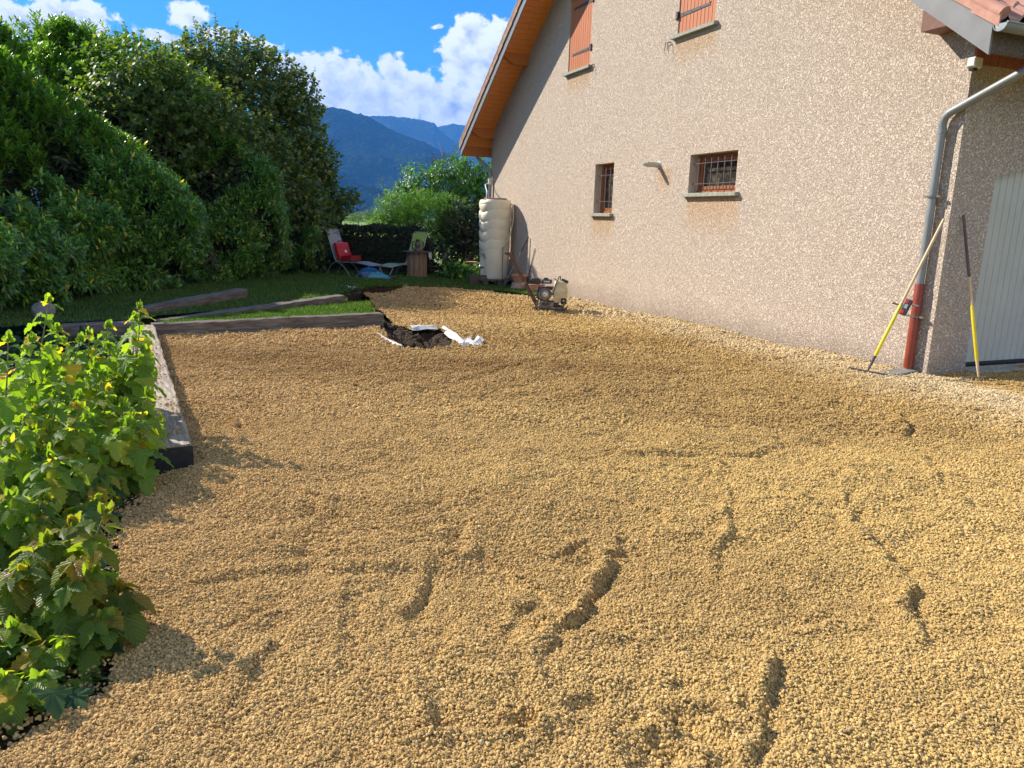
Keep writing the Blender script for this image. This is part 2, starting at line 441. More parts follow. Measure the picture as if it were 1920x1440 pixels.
M_GLASS = None
def glass_mat():
    m, T, b, out = new_mat('dark_window_glass')
    v = T.new('ShaderNodeTexCoord').outputs['Object']
    c = T.mix(T.sstep(T.noise(v, 7, 4, .6, 1.0), .45, .7), (.035, .03, .025), (.12, .105, .08))
    T.put(b.inputs['Base Color'], c); b.inputs['Roughness'].default_value = .08
    return m
M_GLASS = glass_mat()
def soil_mat(name='dark_soil', c1=(.03, .02, .012), c2=(.105, .07, .042)):
    m, T, b, out = new_mat(name)
    v = T.new('ShaderNodeNewGeometry').outputs['Position']
    n = T.noise(v, 30, 5, .65); n2 = T.voro(v, 45)
    T.put(b.inputs['Base Color'], T.mix(T.sstep(n, .35, .7), c1, c2)); b.inputs['Roughness'].default_value = .95
    T.put(b.inputs['Normal'], T.bump(T.m('ADD', n, n2), 1.0, .03))
    b.inputs['Specular IOR Level'].default_value = .2
    return m
M_SOIL = soil_mat()
def turf_mat(name, c1, c2, c3):
    m, T, b, out = new_mat(name)
    v = T.new('ShaderNodeNewGeometry').outputs['Position']
    n = T.noise(v, 1.6, 4); n2 = T.noise(v, 40, 3)
    c = T.mix(T.sstep(n, .35, .7), c1, c2); c = T.mix(T.m('MULTIPLY', T.sstep(n2, .4, .7), .5), c, c3)
    T.put(b.inputs['Base Color'], c); b.inputs['Roughness'].default_value = .9
    T.put(b.inputs['Normal'], T.bump(n2, .8, .03)); b.inputs['Specular IOR Level'].default_value = .2
    return m
M_TURF = turf_mat('turf', (.03, .055, .012), (.045, .075, .016), (.05, .045, .02))
M_FIELD = turf_mat('meadow', (.16, .24, .055), (.22, .28, .075), (.13, .2, .05))
M_FOREST = None
def forest_mat(name, c1, c2):
    m, T, b, out = new_mat(name)
    v = T.new('ShaderNodeNewGeometry').outputs['Position']
    n = T.noise(v, .006, 5, .65); vo = T.voro(v, .045)
    c = T.mix(T.sstep(n, .35, .68), c1, c2)
    c = T.mix(T.m('MULTIPLY', T.sstep(vo, .3, .75), .6), c, (.006, .010, .005))
    T.put(b.inputs['Base Color'], c); b.inputs['Roughness'].default_value = 1.0; b.inputs['Specular IOR Level'].default_value = 0
    T.put(b.inputs['Normal'], T.bump(T.m('SUBTRACT', 1.0, vo), 1.0, 14))
    return m
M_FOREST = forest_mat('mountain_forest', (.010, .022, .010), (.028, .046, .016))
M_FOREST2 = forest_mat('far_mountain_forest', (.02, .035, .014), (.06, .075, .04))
M_BARK = pbr('bark', (.10, .075, .05), (.18, .14, .10), 14, .9, bump=.6, bscale=50)
M_STEM = pbr('green_stem', (.14, .18, .05), (.20, .20, .07), 14, .7)

# ---------------------------------------------------------------- ground shapes
def inside(poly, X, Y):
    poly = np.asarray(poly, float); r = np.zeros(X.shape, bool); n = len(poly)
    for i in range(n):
        x0, y0 = poly[i]; x1, y1 = poly[(i + 1) % n]
        if y0 == y1: continue
        c = ((y0 > Y) != (y1 > Y)) & (X < (x1 - x0) * (Y - y0) / (y1 - y0) + x0)
        r ^= c
    return r
def seg_dist(pl, X, Y):
    """distance to a polyline and signed side (positive on its right)"""
    best = np.full(X.shape, 1e9); side = np.zeros(X.shape); par = np.zeros(X.shape); n = len(pl) - 1
    for i in range(n):
        x0, y0 = pl[i][:2]; x1, y1 = pl[i + 1][:2]; dx, dy = x1 - x0, y1 - y0; L = dx * dx + dy * dy + 1e-12
        t = ((X - x0) * dx + (Y - y0) * dy) / L; tc = np.clip(t, 0, 1)
        d = np.hypot(X - x0 - tc * dx, Y - y0 - tc * dy)
        s = np.sign((X - x0) * dy - (Y - y0) * dx)
        m = d < best
        best = np.where(m, d, best); side = np.where(m, s, side); par = np.where(m, (i + tc) / n, par)
    return best, side, par
_tabs = {}
def vnoise(X, Y, scale, seed=0):
    """smooth value noise, about -1..1"""
    if seed not in _tabs: _tabs[seed] = np.random.default_rng(100 + seed).uniform(-1, 1, (256, 256))
    t = _tabs[seed]; x = X * scale; y = Y * scale
    xi = np.floor(x).astype(int); yi = np.floor(y).astype(int); fx = x - xi; fy = y - yi
    fx = fx * fx * (3 - 2 * fx); fy = fy * fy * (3 - 2 * fy)
    g = lambda a, b: t[a % 256, b % 256]
    return (g(xi, yi) * (1 - fx) + g(xi + 1, yi) * fx) * (1 - fy) + (g(xi, yi + 1) * (1 - fx) + g(xi + 1, yi + 1) * fx) * fy
def sm(a, b, v):
    t = np.clip((v - a) / (b - a), 0, 1); return t * t * (3 - 2 * t)

def zbase(x, y):
    d = np.asarray(y, float) - 9.5
    return -0.014 * np.log1p(np.exp(np.clip(d * 1.2, -30, 30))) / 1.2
def zlawn(x, y):
    return zbase(x, y) + .05 + .17 * sm(-1.2, -3.4, np.asarray(x, float) * 1.0)
def sm_(a, b, v): return float(sm(a, b, np.array(v)))
def zlawn(x, y):
    x = np.asarray(x, float)
    return zbase(x, y) + .05 + .15 * (1 - sm(-3.6, -1.2, x))
def gl(px, py, f=zbase, n=6):
    p = gp(px, py, 0)
    for _ in range(n): p = gp(px, py, float(f(p.x, p.y)))
    return p

RIDGES = [  # track marks in the loose gravel: polyline, height, width
    ([(1150, 985), (1160, 1030), (1135, 1075), (1108, 1125), (1060, 1190), (1020, 1240)], .034, .042),
    ([(1118, 1006), (1075, 1028), (1030, 1050)], .024, .034),
    ([(805, 1050), (795, 1090), (775, 1130), (770, 1190)], .026, .05),
    ([(360, 1095), (480, 1078), (640, 1072), (800, 1060)], -.020, .05),
    ([(1440, 1215), (1442, 1270), (1428, 1335), (1392, 1420), (1370, 1470)], .030, .042),
    ([(745, 975), (830, 948), (915, 928)], .025, .05),
    ([(720, 915), (790, 888), (850, 872)], .020, .05),
    ([(1335, 845), (1355, 870), (1362, 905)], .026, .05),
    ([(1550, 905), (1600, 960), (1660, 1040), (1715, 1120), (1735, 1180), (1725, 1240)], .030, .055),
    ([(1690, 775), (1697, 800), (1712, 822)], .035, .05),
    ([(800, 1290), (830, 1340), (852, 1400)], .024, .05),
    ([(1160, 850), (1240, 848), (1335, 852)], -.020, .05),
    ([(1480, 1180), (1560, 1160), (1640, 1165)], .018, .05),
    ([(560, 985), (640, 975), (720, 985)], .016, .05),
    ([(1000, 1100), (960, 1160), (930, 1230)], .018, .05),
    ([(1290, 930), (1340, 960), (1420, 930)], .018, .05),
    ([(1200, 720), (1400, 690), (1560, 700)], .02, .10),
    ([(700, 760), (900, 700), (1150, 640)], -.018, .10),
    ([(480, 1180), (470, 1260), (430, 1330)], .018, .05),
    ([(1060, 1190), (1010, 1260), (985, 1350), (990, 1440)], .014, .05), ([(1362, 905), (1372, 970), (1360, 1040), (1330, 1110)], .016, .045),
    ([(1712, 822), (1760, 900), (1830, 960)], .018, .045), ([(1500, 830), (1420, 850), (1350, 852), (1250, 830)], .016, .05), ([(900, 760), (980, 745), (1080, 760), (1160, 742)], .016, .06),
    ([(560, 720), (660, 705), (760, 712)], .014, .06), ([(1590, 960), (1500, 940), (1400, 945)], .014, .045), ([(640, 1072), (660, 1150), (640, 1240), (590, 1320)], .014, .05),
]
PITS = [(1275, 1362, .07, .035), (1312, 1378, .06, .03), (1240, 1398, .075, .04), (1412, 1338, .06, .03), (1205, 1425, .09, .035), (1175, 1372, .06, .025),
        (1573, 764, .16, .04), (1537, 826, .13, .035), (1610, 778, .1, .02), (1265, 1300, .05, .02), (1080, 1330, .06, .02), (960, 1350, .05, .02), (1330, 1440, .1, .035),
        (700, 835, .14, .02), (1020, 1180, .08, .025)]
_r = random.Random(11); SCUFFS = []
for _ in range(70):
    y_ = _r.uniform(2.0, 9.0); x_ = _r.uniform(-.5, .62) * y_; a_ = _r.choice((_r.uniform(-.6, .9), _r.uniform(1.2, 2.4))); l_ = _r.uniform(.2, .7); k_ = _r.uniform(-.8, .8)
    SCUFFS.append(([(x_, y_), (x_ + math.cos(a_) * l_ * .5, y_ + math.sin(a_) * l_ * .5), (x_ + math.cos(a_) * l_ * .5 + math.cos(a_ + k_) * l_ * .5, y_ + math.sin(a_) * l_ * .5 + math.sin(a_ + k_) * l_ * .5)], _r.uniform(.008, .024), _r.uniform(.035, .06)))
def zgravel(X, Y):
    X = np.asarray(X, float); Y = np.asarray(Y, float)
    h = zbase(X, Y) + .026 * vnoise(X, Y, 1.2, 1) + .017 * vnoise(X, Y, 3.1, 2) + .012 * vnoise(X, Y, 7.3, 3) + .0075 * vnoise(X, Y, 15, 4)
    jx = X + .05 * vnoise(X, Y, 4.2, 5) + .03 * vnoise(X, Y, 11, 6) + .014 * vnoise(X, Y, 27, 9); jy = Y + .05 * vnoise(X, Y, 4.2, 7)
    for pl, a, w in RIDGES:
        P = [gp(*p) for p in pl]
        d, s, t = seg_dist(P, jx, jy)
        fade = np.sin(np.clip(t, 0, 1) * PI) ** .6 * (1 + .35 * vnoise(X, Y, 6, 8))
        u = d * s / (w * .95)
        h = h + a * 1.9 * u * np.exp(-u * u) * fade
    for pl, a, w in SCUFFS:
        d, s, t = seg_dist(pl, jx, jy); u = d * s / w
        h = h + a * 2.3 * u * np.exp(-u * u) * np.sin(np.clip(t, 0, 1) * PI) ** .5
    for px, py, r, dep in PITS:
        p = gp(px, py); q = np.hypot(jx - p.x, jy - p.y) / r
        h = h - dep * np.exp(-q ** 3) + dep * .35 * np.exp(-((q - 1.4) / .35) ** 2)
    # heap at the far left end, banked against the lawn; a little fillet along the wall
    p = gl(745, 545); h = h + .10 * np.exp(-(((X - p.x) / 1.0) ** 2 + ((Y - p.y) / .9) ** 2))
    p = gl(675, 556); h = h + .05 * np.exp(-(((X - p.x) / .35) ** 2 + ((Y - p.y) / .35) ** 2))
    return h

_e = [(-40, 1520), (30, 1425), (110, 1365), (190, 1320), (238, 1290), (250, 1230), (252, 1100), (262, 1000), (270, 915), (300, 890), (362, 862)]
LEFT_EDGE = [gp(p[0] - (34 if i < len(_e) - 2 else 0), p[1] - 6) for i, p in enumerate(_e)]
SL_A, SL_B = Vector((-4.80, 9.90, 0)), Vector((-2.06, 11.76, 0))      # front sleeper, ends of its front face
TIM_A, TIM_B = Vector((-2.12, 4.78, 0)), Vector((-4.80, 9.93, 0))     # left timbers, ends of their gravel edge
FAR = [gl(706, 578), gl(693, 560), gl(672, 553), gl(690, 548), gl(720, 542), gl(760, 540), gl(850, 541), gl(940, 547), gl(1000, 556)]
GRAVEL = [(-3.0, -1.5), (-2.2, .8)] + [(p.x, p.y) for p in LEFT_EDGE] + [(TIM_A.x - .05, TIM_A.y), (TIM_B.x - .05, TIM_B.y), (SL_A.x, SL_A.y + .05), (SL_B.x + .08, SL_B.y + .1), (SL_B.x + .12, SL_B.y + .35)] \
    + [(p.x, p.y) for p in FAR] + [tuple(HP(9.4, .02, 0)[:2]), tuple(HP(0, .02, 0)[:2]), tuple(HP(0, -1, 0)[:2]), tuple(HP(-.0, -9, 0)[:2]), (13, 4), (9, -1.5)]
HOLE = [(p.x, p.y) for p in [gl(722, 622), gl(730, 640), gl(755, 651), gl(800, 656), gl(843, 653), gl(851, 641), gl(840, 627), gl(826, 618), gl(775, 618), gl(748, 612), gl(730, 604), gl(712, 603), gl(708, 611)]]

def grid_sheet(name, mat, poly, zf, step, holes=(), kind='structure', keep_margin=0.0, ybreak=None):
    P = np.array(poly); x0, y0 = P.min(0) - step; x1, y1 = P.max(0) + step
    xs = np.arange(x0, x1, step)
    ys = np.arange(y0, y1, step)
    X, Y = np.meshgrid(xs, ys)
    Zv = zf(X, Y)
    cx = X[:-1, :-1] + step / 2; cy = Y[:-1, :-1] + step / 2
    k = inside(poly, cx, cy)
    for h in holes: k &= ~inside(h, cx, cy)
    idx = np.arange(X.size).reshape(X.shape)
    F = np.stack([idx[:-1, :-1][k], idx[:-1, 1:][k], idx[1:, 1:][k], idx[1:, :-1][k]], 1)
    V = np.stack([X.ravel(), Y.ravel(), Zv.ravel()], 1)
    used, inv = np.unique(F.ravel(), return_inverse=True)
    o = link_mesh(np_mesh(name, V[used], inv.reshape(F.shape), smooth=True), name, mat)
    o['kind'] = kind
    return o

M_GRAVELBED = gravel_material('gravel_bed_stones', False)
M_PEBBLE = gravel_material('crushed_stone', True)

grid_sheet('gravel_bed', M_GRAVELBED, GRAVEL, zgravel, .03, [HOLE])

def pit_z(X, Y):
    d, s, t = seg_dist(HOLE + [HOLE[0]], X, Y)
    return zbase(X, Y) - .03 - .22 * sm(0, .40, d) + .045 * vnoise(X, Y, 8, 11) + .03 * vnoise(X, Y, 20, 12) + .012 * vnoise(X, Y, 48, 13)
_hc = np.array(HOLE).mean(0)
grid_sheet('dug_soil', M_SOIL, [tuple(_hc + (np.array(p) - _hc) * 1.06) for p in HOLE], pit_z, .02)

# soil under the planting on the left and the earth under everything
def bed_z(X, Y): return -.035 + .03 * vnoise(X, Y, 3, 14) + .015 * vnoise(X, Y, 9, 15)
grid_sheet('planting_soil', M_SOIL, [(-6, 0), (-2.2, 0)] + [(p.x + .06, p.y) for p in LEFT_EDGE] + [(-2.3, 4.7), (-2.75, 5.2), (-5.2, 9.8), (-9.5, 8.8), (-9.5, 0)], bed_z, .06)

LAWN_FRONT = [gl(p[0], p[1], zlawn) for p in [(640, 552), (652, 545), (690, 538), (760, 535.5), (850, 538), (940, 545), (1000, 552)]]
LAWN = [(-14, 5.5), (-6.6, 8.6), (-5.9, 9.62), (-5.12, 10.02), (-4.98, 10.45), (-3.2, 13.42), (-3.02, 13.55)] + [(p.x, p.y) for p in LAWN_FRONT] + [tuple(HP(9.9, .01, 0)[:2]), tuple(HP(16, .01, 0)[:2]), (0, 30), (-14, 30)]
BED = [(SL_A.x + .05, SL_A.y + .15), (SL_B.x, SL_B.y + .12), tuple(gl(708, 585, zlawn)[:2]), tuple(gl(693, 568, zlawn)[:2]), (-2.9, 13.5), (-4.85, 10.3)]
def bedz(X, Y): return zbase(X, Y) + .13 * (1 - sm(-2.75, -2.05, X)) + .02 + .012 * vnoise(X, Y, 5, 16)
def lawnz(X, Y): return zlawn(X, Y) + .012 * vnoise(X, Y, 2.2, 17) + .006 * vnoise(X, Y, 8, 18)
grid_sheet('lawn', M_TURF, LAWN, lawnz, .10)
grid_sheet('lawn_wedge', M_TURF, BED, bedz, .05)
# cut earth edge of the lawn
_m = MB(); L = LAWN_FRONT
for i in range(len(L) - 1):
    for k in range(6):
        def pt(t, lo):
            p = L[i].lerp(L[i + 1], t); z = float(zlawn(p.x, p.y)) - .012
            q = Vector((p.x, p.y, z if not lo else float(zbase(p.x, p.y)) - .05))
            return q + Vector((.03 * math.sin(p.x * 23), -(.07 if lo else 0.0) + .03 * math.sin(p.x * 31), 0))
        t0, t1 = k / 6, (k + 1) / 6
        _m.quad(pt(t0, True), pt(t1, True), pt(t1, False), pt(t0, False))
tag(_m.build('soil_bank', M_SOIL), kind='structure')
# earth and meadow out to the foot of the mountains
def far_sheet():
    xs = np.concatenate([-np.geomspace(12000, 12, 26), np.linspace(-10, 14, 25), np.geomspace(16, 12000, 26)])
    ys = np.concatenate([-np.geomspace(3000, 4, 16), np.linspace(-2, 30, 33), np.geomspace(32, 12000, 34)])
    X, Y = np.meshgrid(xs, ys)
    D = np.hypot(X, Y - 12)
    Zv = zbase(X, np.minimum(Y, 30)) - .60 - .8 * sm(22, 90, D)
    idx = np.arange(X.size).reshape(X.shape)
    F = np.stack([idx[:-1, :-1].ravel(), idx[:-1, 1:].ravel(), idx[1:, 1:].ravel(), idx[1:, :-1].ravel()], 1)
    o = link_mesh(np_mesh('ground', np.stack([X.ravel(), Y.ravel(), Zv.ravel()], 1), F, smooth=True), 'ground', M_FIELD)
    o['kind'] = 'structure'
far_sheet()

# ---------------------------------------------------------------- mountains
def mountain(name, mat, D, depth, prof, rough, seed, spur=1.0):
    """prof: skyline as pixel directions; a ridge at distance D with a slope of that depth towards us and a back slope"""
    pts = sorted(azel(*p) for p in prof)
    A = np.array([p[0] for p in pts]); E = np.array([p[1] for p in pts])
    az = np.linspace(A[0], A[-1], 260); el = np.interp(az, A, E)
    ts = np.concatenate([np.linspace(0, 1, 60), np.linspace(1.04, 1.6, 12)])
    AZ, T_ = np.meshgrid(az, ts); EL = np.interp(AZ, A, E)
    R = D - depth + depth * T_
    X = R * np.sin(AZ); Y = R * np.cos(AZ)
    H = D * np.tan(EL)
    shp = np.where(T_ <= 1, np.clip(T_, 0, 1) ** 1.25, 1 - (T_ - 1) * .9)
    n = sum(vnoise(X, Y, f, seed + i) * a for i, (f, a) in enumerate(((.0011, 1.0), (.0026, .55), (.006, .28), (.013, .14), (.03, .06))))
    bell = np.where(T_ <= 1, np.sin(np.clip(T_, 0, 1) * PI), 0)
    Zv = H * shp + n * rough * (bell * spur + .06) - 8
    fine = vnoise(X, Y, .06, seed + 7) + .6 * vnoise(X, Y, .12, seed + 8)
    Zv += fine * 5
    idx = np.arange(X.size).reshape(X.shape)
    F = np.stack([idx[:-1, :-1].ravel(), idx[:-1, 1:].ravel(), idx[1:, 1:].ravel(), idx[1:, :-1].ravel()], 1)
    o = link_mesh(np_mesh(name, np.stack([X.ravel(), Y.ravel(), Zv.ravel()], 1), F, smooth=True), name, mat)
    o['kind'] = 'structure'
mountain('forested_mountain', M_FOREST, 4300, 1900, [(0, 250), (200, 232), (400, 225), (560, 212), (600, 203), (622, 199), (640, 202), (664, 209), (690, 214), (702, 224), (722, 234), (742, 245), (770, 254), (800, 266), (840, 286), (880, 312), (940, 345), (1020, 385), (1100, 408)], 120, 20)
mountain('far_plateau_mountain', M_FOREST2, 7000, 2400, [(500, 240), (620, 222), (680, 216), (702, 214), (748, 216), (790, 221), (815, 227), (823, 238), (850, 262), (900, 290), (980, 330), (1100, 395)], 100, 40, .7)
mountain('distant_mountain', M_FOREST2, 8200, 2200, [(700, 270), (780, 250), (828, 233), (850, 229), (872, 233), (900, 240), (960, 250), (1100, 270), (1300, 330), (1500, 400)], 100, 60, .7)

# ---------------------------------------------------------------- the house
OV = .77                                  # verge overhang in front of the gable wall
def fas_l(s): return 3.437 + .675 * (15.40 - s)      # lower edge of the verge boards, left and right slope
def fas_r(s): return 3.345 + .714 * (s + .75)
RIDGE = (3.437 + .675 * 15.40 - 3.345 - .714 * .75) / (.714 + .675)
def fas(s): return min(fas_l(s), fas_r(s))
def soff(s): return fas(s) + .25
LW = 14.9; DEEP = 8.0
house = empty('house', HP(0, 0, 0), 'pink beige rendered house with tiled gable roof and orange wooden shutters', 'house')
WINS = {'wide': (3.85, 5.12, 2.19, 2.83), 'narrow': (7.76, 8.56, 1.84, 2.855)}
SHUTS = {'a': (9.05, 10.10, 4.93, 6.43), 'b': (4.74, 5.79, 4.885, 6.40)}
OPEN = list(WINS.values()) + list(SHUTS.values())
def wall_build():
    m = MB(); br = sorted(set([0, LW, RIDGE] + [v for o in OPEN for v in o[:2]]))
    for s0, s1 in zip(br[:-1], br[1:]):
        mid = (s0 + s1) / 2; holes = sorted((o[2], o[3]) for o in OPEN if o[0] < mid < o[1])
        z = -.6
        for a, b in holes:
            m.quad(HP(s0, 0, z), HP(s1, 0, z), HP(s1, 0, a), HP(s0, 0, a)); z = b
        m.quad(HP(s0, 0, z), HP(s1, 0, z), HP(s1, 0, soff(s1) + .05), HP(s0, 0, soff(s0) + .05))
    # far corner wall and the back
    zc = soff(LW)
    m.quad(HP(LW, 0, -.6), HP(LW, -DEEP, -.6), HP(LW, -DEEP, zc), HP(LW, 0, zc))
    m.quad(HP(0, -DEEP, -.6), HP(LW, -DEEP, -.6), HP(LW, -DEEP, zc), HP(0, -DEEP, zc))
    # garage wall with its opening (chamfered head)
    zt = soff(0); a, b = -.65, -3.2
    m.quad(HP(0, 0, -.6), HP(0, a, -.6), HP(0, a, zt), HP(0, 0, zt))
    m.quad(HP(0, b, -.6), HP(0, -DEEP, -.6), HP(0, -DEEP, zt), HP(0, b, zt))
    m.add([HP(0, a, 2.285), HP(0, a - .62, 2.44), HP(0, b + .62, 2.44), HP(0, b, 2.285), HP(0, b, zt), HP(0, a, zt)], [(0, 1, 2, 3, 4, 5)])
    m.quad(HP(0, a, -.6), HP(0, b, -.6), HP(0, b, .05), HP(0, a, .05))
    m.build('wall', M_WALL, house)
    def reveal(s0, s1, z0, z1, d, back):
        r = MB()
        r.quad(HP(s1, 0, z0), HP(s1, d, z0), HP(s1, d, z1), HP(s1, 0, z1)); r.quad(HP(s0, 0, z0), HP(s0, d, z0), HP(s0, d, z1), HP(s0, 0, z1))
        r.quad(HP(s0, 0, z1), HP(s1, 0, z1), HP(s1, d, z1), HP(s0, d, z1))
        if back: r.quad(HP(s0, d, z0), HP(s1, d, z0), HP(s1, d, z1), HP(s0, d, z1))
        else: r.quad(HP(s0, 0, z0), HP(s1, 0, z0), HP(s1, d, z0), HP(s0, d, z0))
        r.build('reveal', M_REVEAL, house)
    for o in WINS.values(): reveal(*o, -.26, False)
    for o in SHUTS.values(): reveal(*o, -.12, True)
    r = MB(); d = -.14
    top = [(-.65, .05), (-.65, 2.285), (-1.27, 2.44), (-2.58, 2.44), (-3.2, 2.285), (-3.2, .05)]
    for (o0, z0), (o1, z1) in zip(top[:-1], top[1:]):
        r.quad(HP(0, o0, z0), HP(0, o1, z1), HP(-d, o1, z1), HP(-d, o0, z0))
    r.build('reveal', M_REVEAL, house)
wall_build()

# roof: boarded underside, deck, tiles, verge boards
def slope_pts(left, s0, s1, f): return
def soffit_build():
    m = MB(); bw = .135
    for left in (True, False):
        a, b = (RIDGE, 15.42) if left else (-.76, RIDGE)
        ss = np.arange(a, b, bw)
        for s in ss:
            e = min(s + bw - .016, b)
            f = fas_l if left else fas_r
            z0, z1 = f(s) + .25, f(e) + .25
            o0, o1 = OV - .03, -DEEP
            over = (s > LW or e < 0)
            o1 = -DEEP if over else -.02
            A, B_, D, E_ = HP(s, o0, z0), HP(e, o0, z1), HP(e, o1, z1), HP(s, o1, z0)
            up = Z * .02
            m.add([A, B_, D, E_, A + up, B_ + up, D + up, E_ + up], [(0, 1, 2, 3), (0, 4, 5, 1), (1, 5, 6, 2), (2, 6, 7, 3), (3, 7, 4, 0)])
    # dark deck above the joints
    m.build('soffit', M_SOFFIT, house)
    d = MB()
    for s0, s1, f in ((RIDGE, 15.44, fas_l), (-.78, RIDGE, fas_r)):
        d.prism([HP(s0, OV - .035, f(s0) + .275), HP(s1, OV - .035, f(s1) + .275), HP(s1, OV - .035, f(s1) + .33), HP(s0, OV - .035, f(s0) + .33)], -N * (DEEP + OV))
    return d.build('roof', M_DARKWOOD, house)
roof = soffit_build()
fm = MB()
fm.prism([HP(15.42, OV, fas_l(15.42)), HP(15.42, OV, fas_l(15.42) + .30), HP(RIDGE, OV, fas_l(RIDGE) + .30), HP(RIDGE, OV, fas_l(RIDGE))], -N * .028)
fm.build('verge_board', M_FASCIA, house)
fm = MB()
fm.prism([HP(-.755, OV, fas_r(-.755)), HP(-.755, OV, fas_r(-.755) + .29), HP(RIDGE, OV, fas_r(RIDGE) + .30), HP(RIDGE, OV, fas_r(RIDGE))], -N * .028)
fm.build('verge_board', M_FASCIA, house)
# purlin ends under the overhang
def purlin(s, f, up=.02, w=.13, h=.24):
    m = MB(); zt = f(s) + .25 + up
    a, b = HP(s - w / 2, 0, zt), HP(s + w / 2, 0, zt)
    for c0, c1 in ((OV - .05, 0),):
        m.add([HP(s - w / 2, 0, zt - h), HP(s + w / 2, 0, zt - h), HP(s + w / 2, 0, zt + .08), HP(s - w / 2, 0, zt + .08),
               HP(s - w / 2, .42, zt - h), HP(s + w / 2, .42, zt - h), HP(s + w / 2, OV - .05, zt - .05), HP(s - w / 2, OV - .05, zt - .05), HP(s + w / 2, OV - .05, zt + .08), HP(s - w / 2, OV - .05, zt + .08)],
              [(0, 1, 2, 3), (0, 4, 5, 1), (4, 7, 6, 5), (7, 9, 8, 6), (3, 2, 8, 9), (1, 5, 6, 8, 2), (0, 3, 9, 7, 4)])
    m.build('purlin', M_PURLIN, house)
purlin(14.78, fas_l); purlin(12.45, fas_l, .02)
m = MB(); m.prism([HP(.07, 0, 3.84), HP(.47, 0, 3.84), HP(.47, 0, 4.42), HP(.07, 0, 4.12)], N * .30); m.build('purlin', M_PURLIN_SHADE, house)
# eave soffit closing the far eave, eave board behind the near gutter
m = MB(); m.prism([HP(15.42, OV - .03, fas_l(15.42)), HP(15.42, OV - .03, fas_l(15.42) + .28), HP(15.38, OV - .03, fas_l(15.42) + .28), HP(15.38, OV - .03, fas_l(15.42))], -N * (DEEP + OV))
m.build('eave_board', M_PURLIN, house)
m = MB(); m.prism([HP(-.74, OV - .03, fas_r(-.75) + .02), HP(-.74, OV - .03, fas_r(-.75) + .27), HP(-.71, OV - .03, fas_r(-.75) + .27), HP(-.71, OV - .03, fas_r(-.75) + .02)], -N * (DEEP + OV))
m.build('eave_board', M_DARKWOOD, house)
m = MB()   # vertical boards closing the gap between garage wall and eave
for i in range(60):
    o0 = .0 - i * .125
    if o0 < -DEEP + .2: break
    m.box(HP(-.012, o0 - .06, 3.63), (.02, .118, .34), Matrix((W, N, Z)).transposed(), .003)
m.build('eave_cladding', M_EAVEB, house)

# tiles: right slope as interlocking rolls in stepped rows, left slope seen from the verge
def tiles(name, mat, s_e, s_r, f, wave, pitch_len=.36, o_front=OV + .01):
    L = abs(s_r - s_e); sg = 1 if s_r > s_e else -1
    slope = abs(f(s_e + sg * .5) - f(s_e)) / .5; ds = pitch_len / math.sqrt(1 + slope * slope)
    rows = int(L / ds) + 1; nv = 10
    os_ = np.arange(o_front, -DEEP, -wave / nv)
    V = []; F = []
    ncol = len(os_)
    ph = ((o_front - os_) / wave) % 1.0
    prof = np.where(ph < .5, np.sin(ph / .5 * PI) * .062, .004 - .006 * np.sin((ph - .5) / .5 * PI))
    for r in range(rows):
        sa = s_e + sg * r * ds; sb = sa + sg * (ds + .03)
        if sg * (sb - s_r) > 0: sb = s_r
        if sg * (sa - s_r) >= 0: break
        jit = rng.normal(0, .003)
        za, zb = f(sa) + .355 + .03 + jit, f(sb) + .355 + .006 + jit
        base = len(V)
        for i, o in enumerate(os_):
            w_ = prof[i]
            V += [HP(sa, o, za + w_ - .028), HP(sa, o, za + w_), HP(sb, o, zb + w_)]
        for i in range(ncol - 1):
            a = base + 3 * i; b = a + 3
            F += [(a, b, b + 1, a + 1), (a + 1, b + 1, b + 2, a + 2)]
    m = MB(); m.add(V, F); o = m.build(name, mat, house, True, 35)
    return o
tiles('roof_tiles', M_TILE, -.83, RIDGE, fas_r, .27)
tiles('roof_tiles', M_TILED, 15.48, RIDGE, fas_l, .27)
def verge(s_e, s_r, f, mat, name, drop, top=.40, plen=.36):
    m = MB(); L = abs(s_r - s_e); sg = 1 if s_r > s_e else -1
    slope = abs(f(s_e + sg * .5) - f(s_e)) / .5; ds = plen / math.sqrt(1 + slope * slope)
    r = 0
    while r * ds < L:
        sa = s_e + sg * r * ds; sb = sa + sg * (ds + .02); lift = .026
        j = rng.normal(0, .004)
        o1, o0 = OV + .012, OV + .030
        pts = [(sa, drop + lift + j), (sa, top + lift + j), (sb, top + j), (sb, drop + j)]
        A = [HP(s, o0, f(s) + z) for s, z in pts]; B_ = [HP(s, o1, f(s) + z) for s, z in pts]
        m.add(A + B_, [(0, 1, 2, 3), (7, 6, 5, 4), (0, 4, 5, 1), (1, 5, 6, 2), (2, 6, 7, 3), (3, 7, 4, 0)])
        # rolled top of the verge tile
        t = [HP(s, o0, f(s) + z) for s, z in ((sa, top + lift + j), (sb, top + j))]
        m.tube([t[0] - N * .055 - Z * .01, t[1] - N * .055 - Z * .01], .065, 10)
        r += 1
    m.build(name, mat, house, True, 40)
verge(15.50, RIDGE, fas_l, M_TILED, 'verge_tiles', .20)
verge(-.84, RIDGE, fas_r, M_TILE, 'verge_tiles', .265, .40)

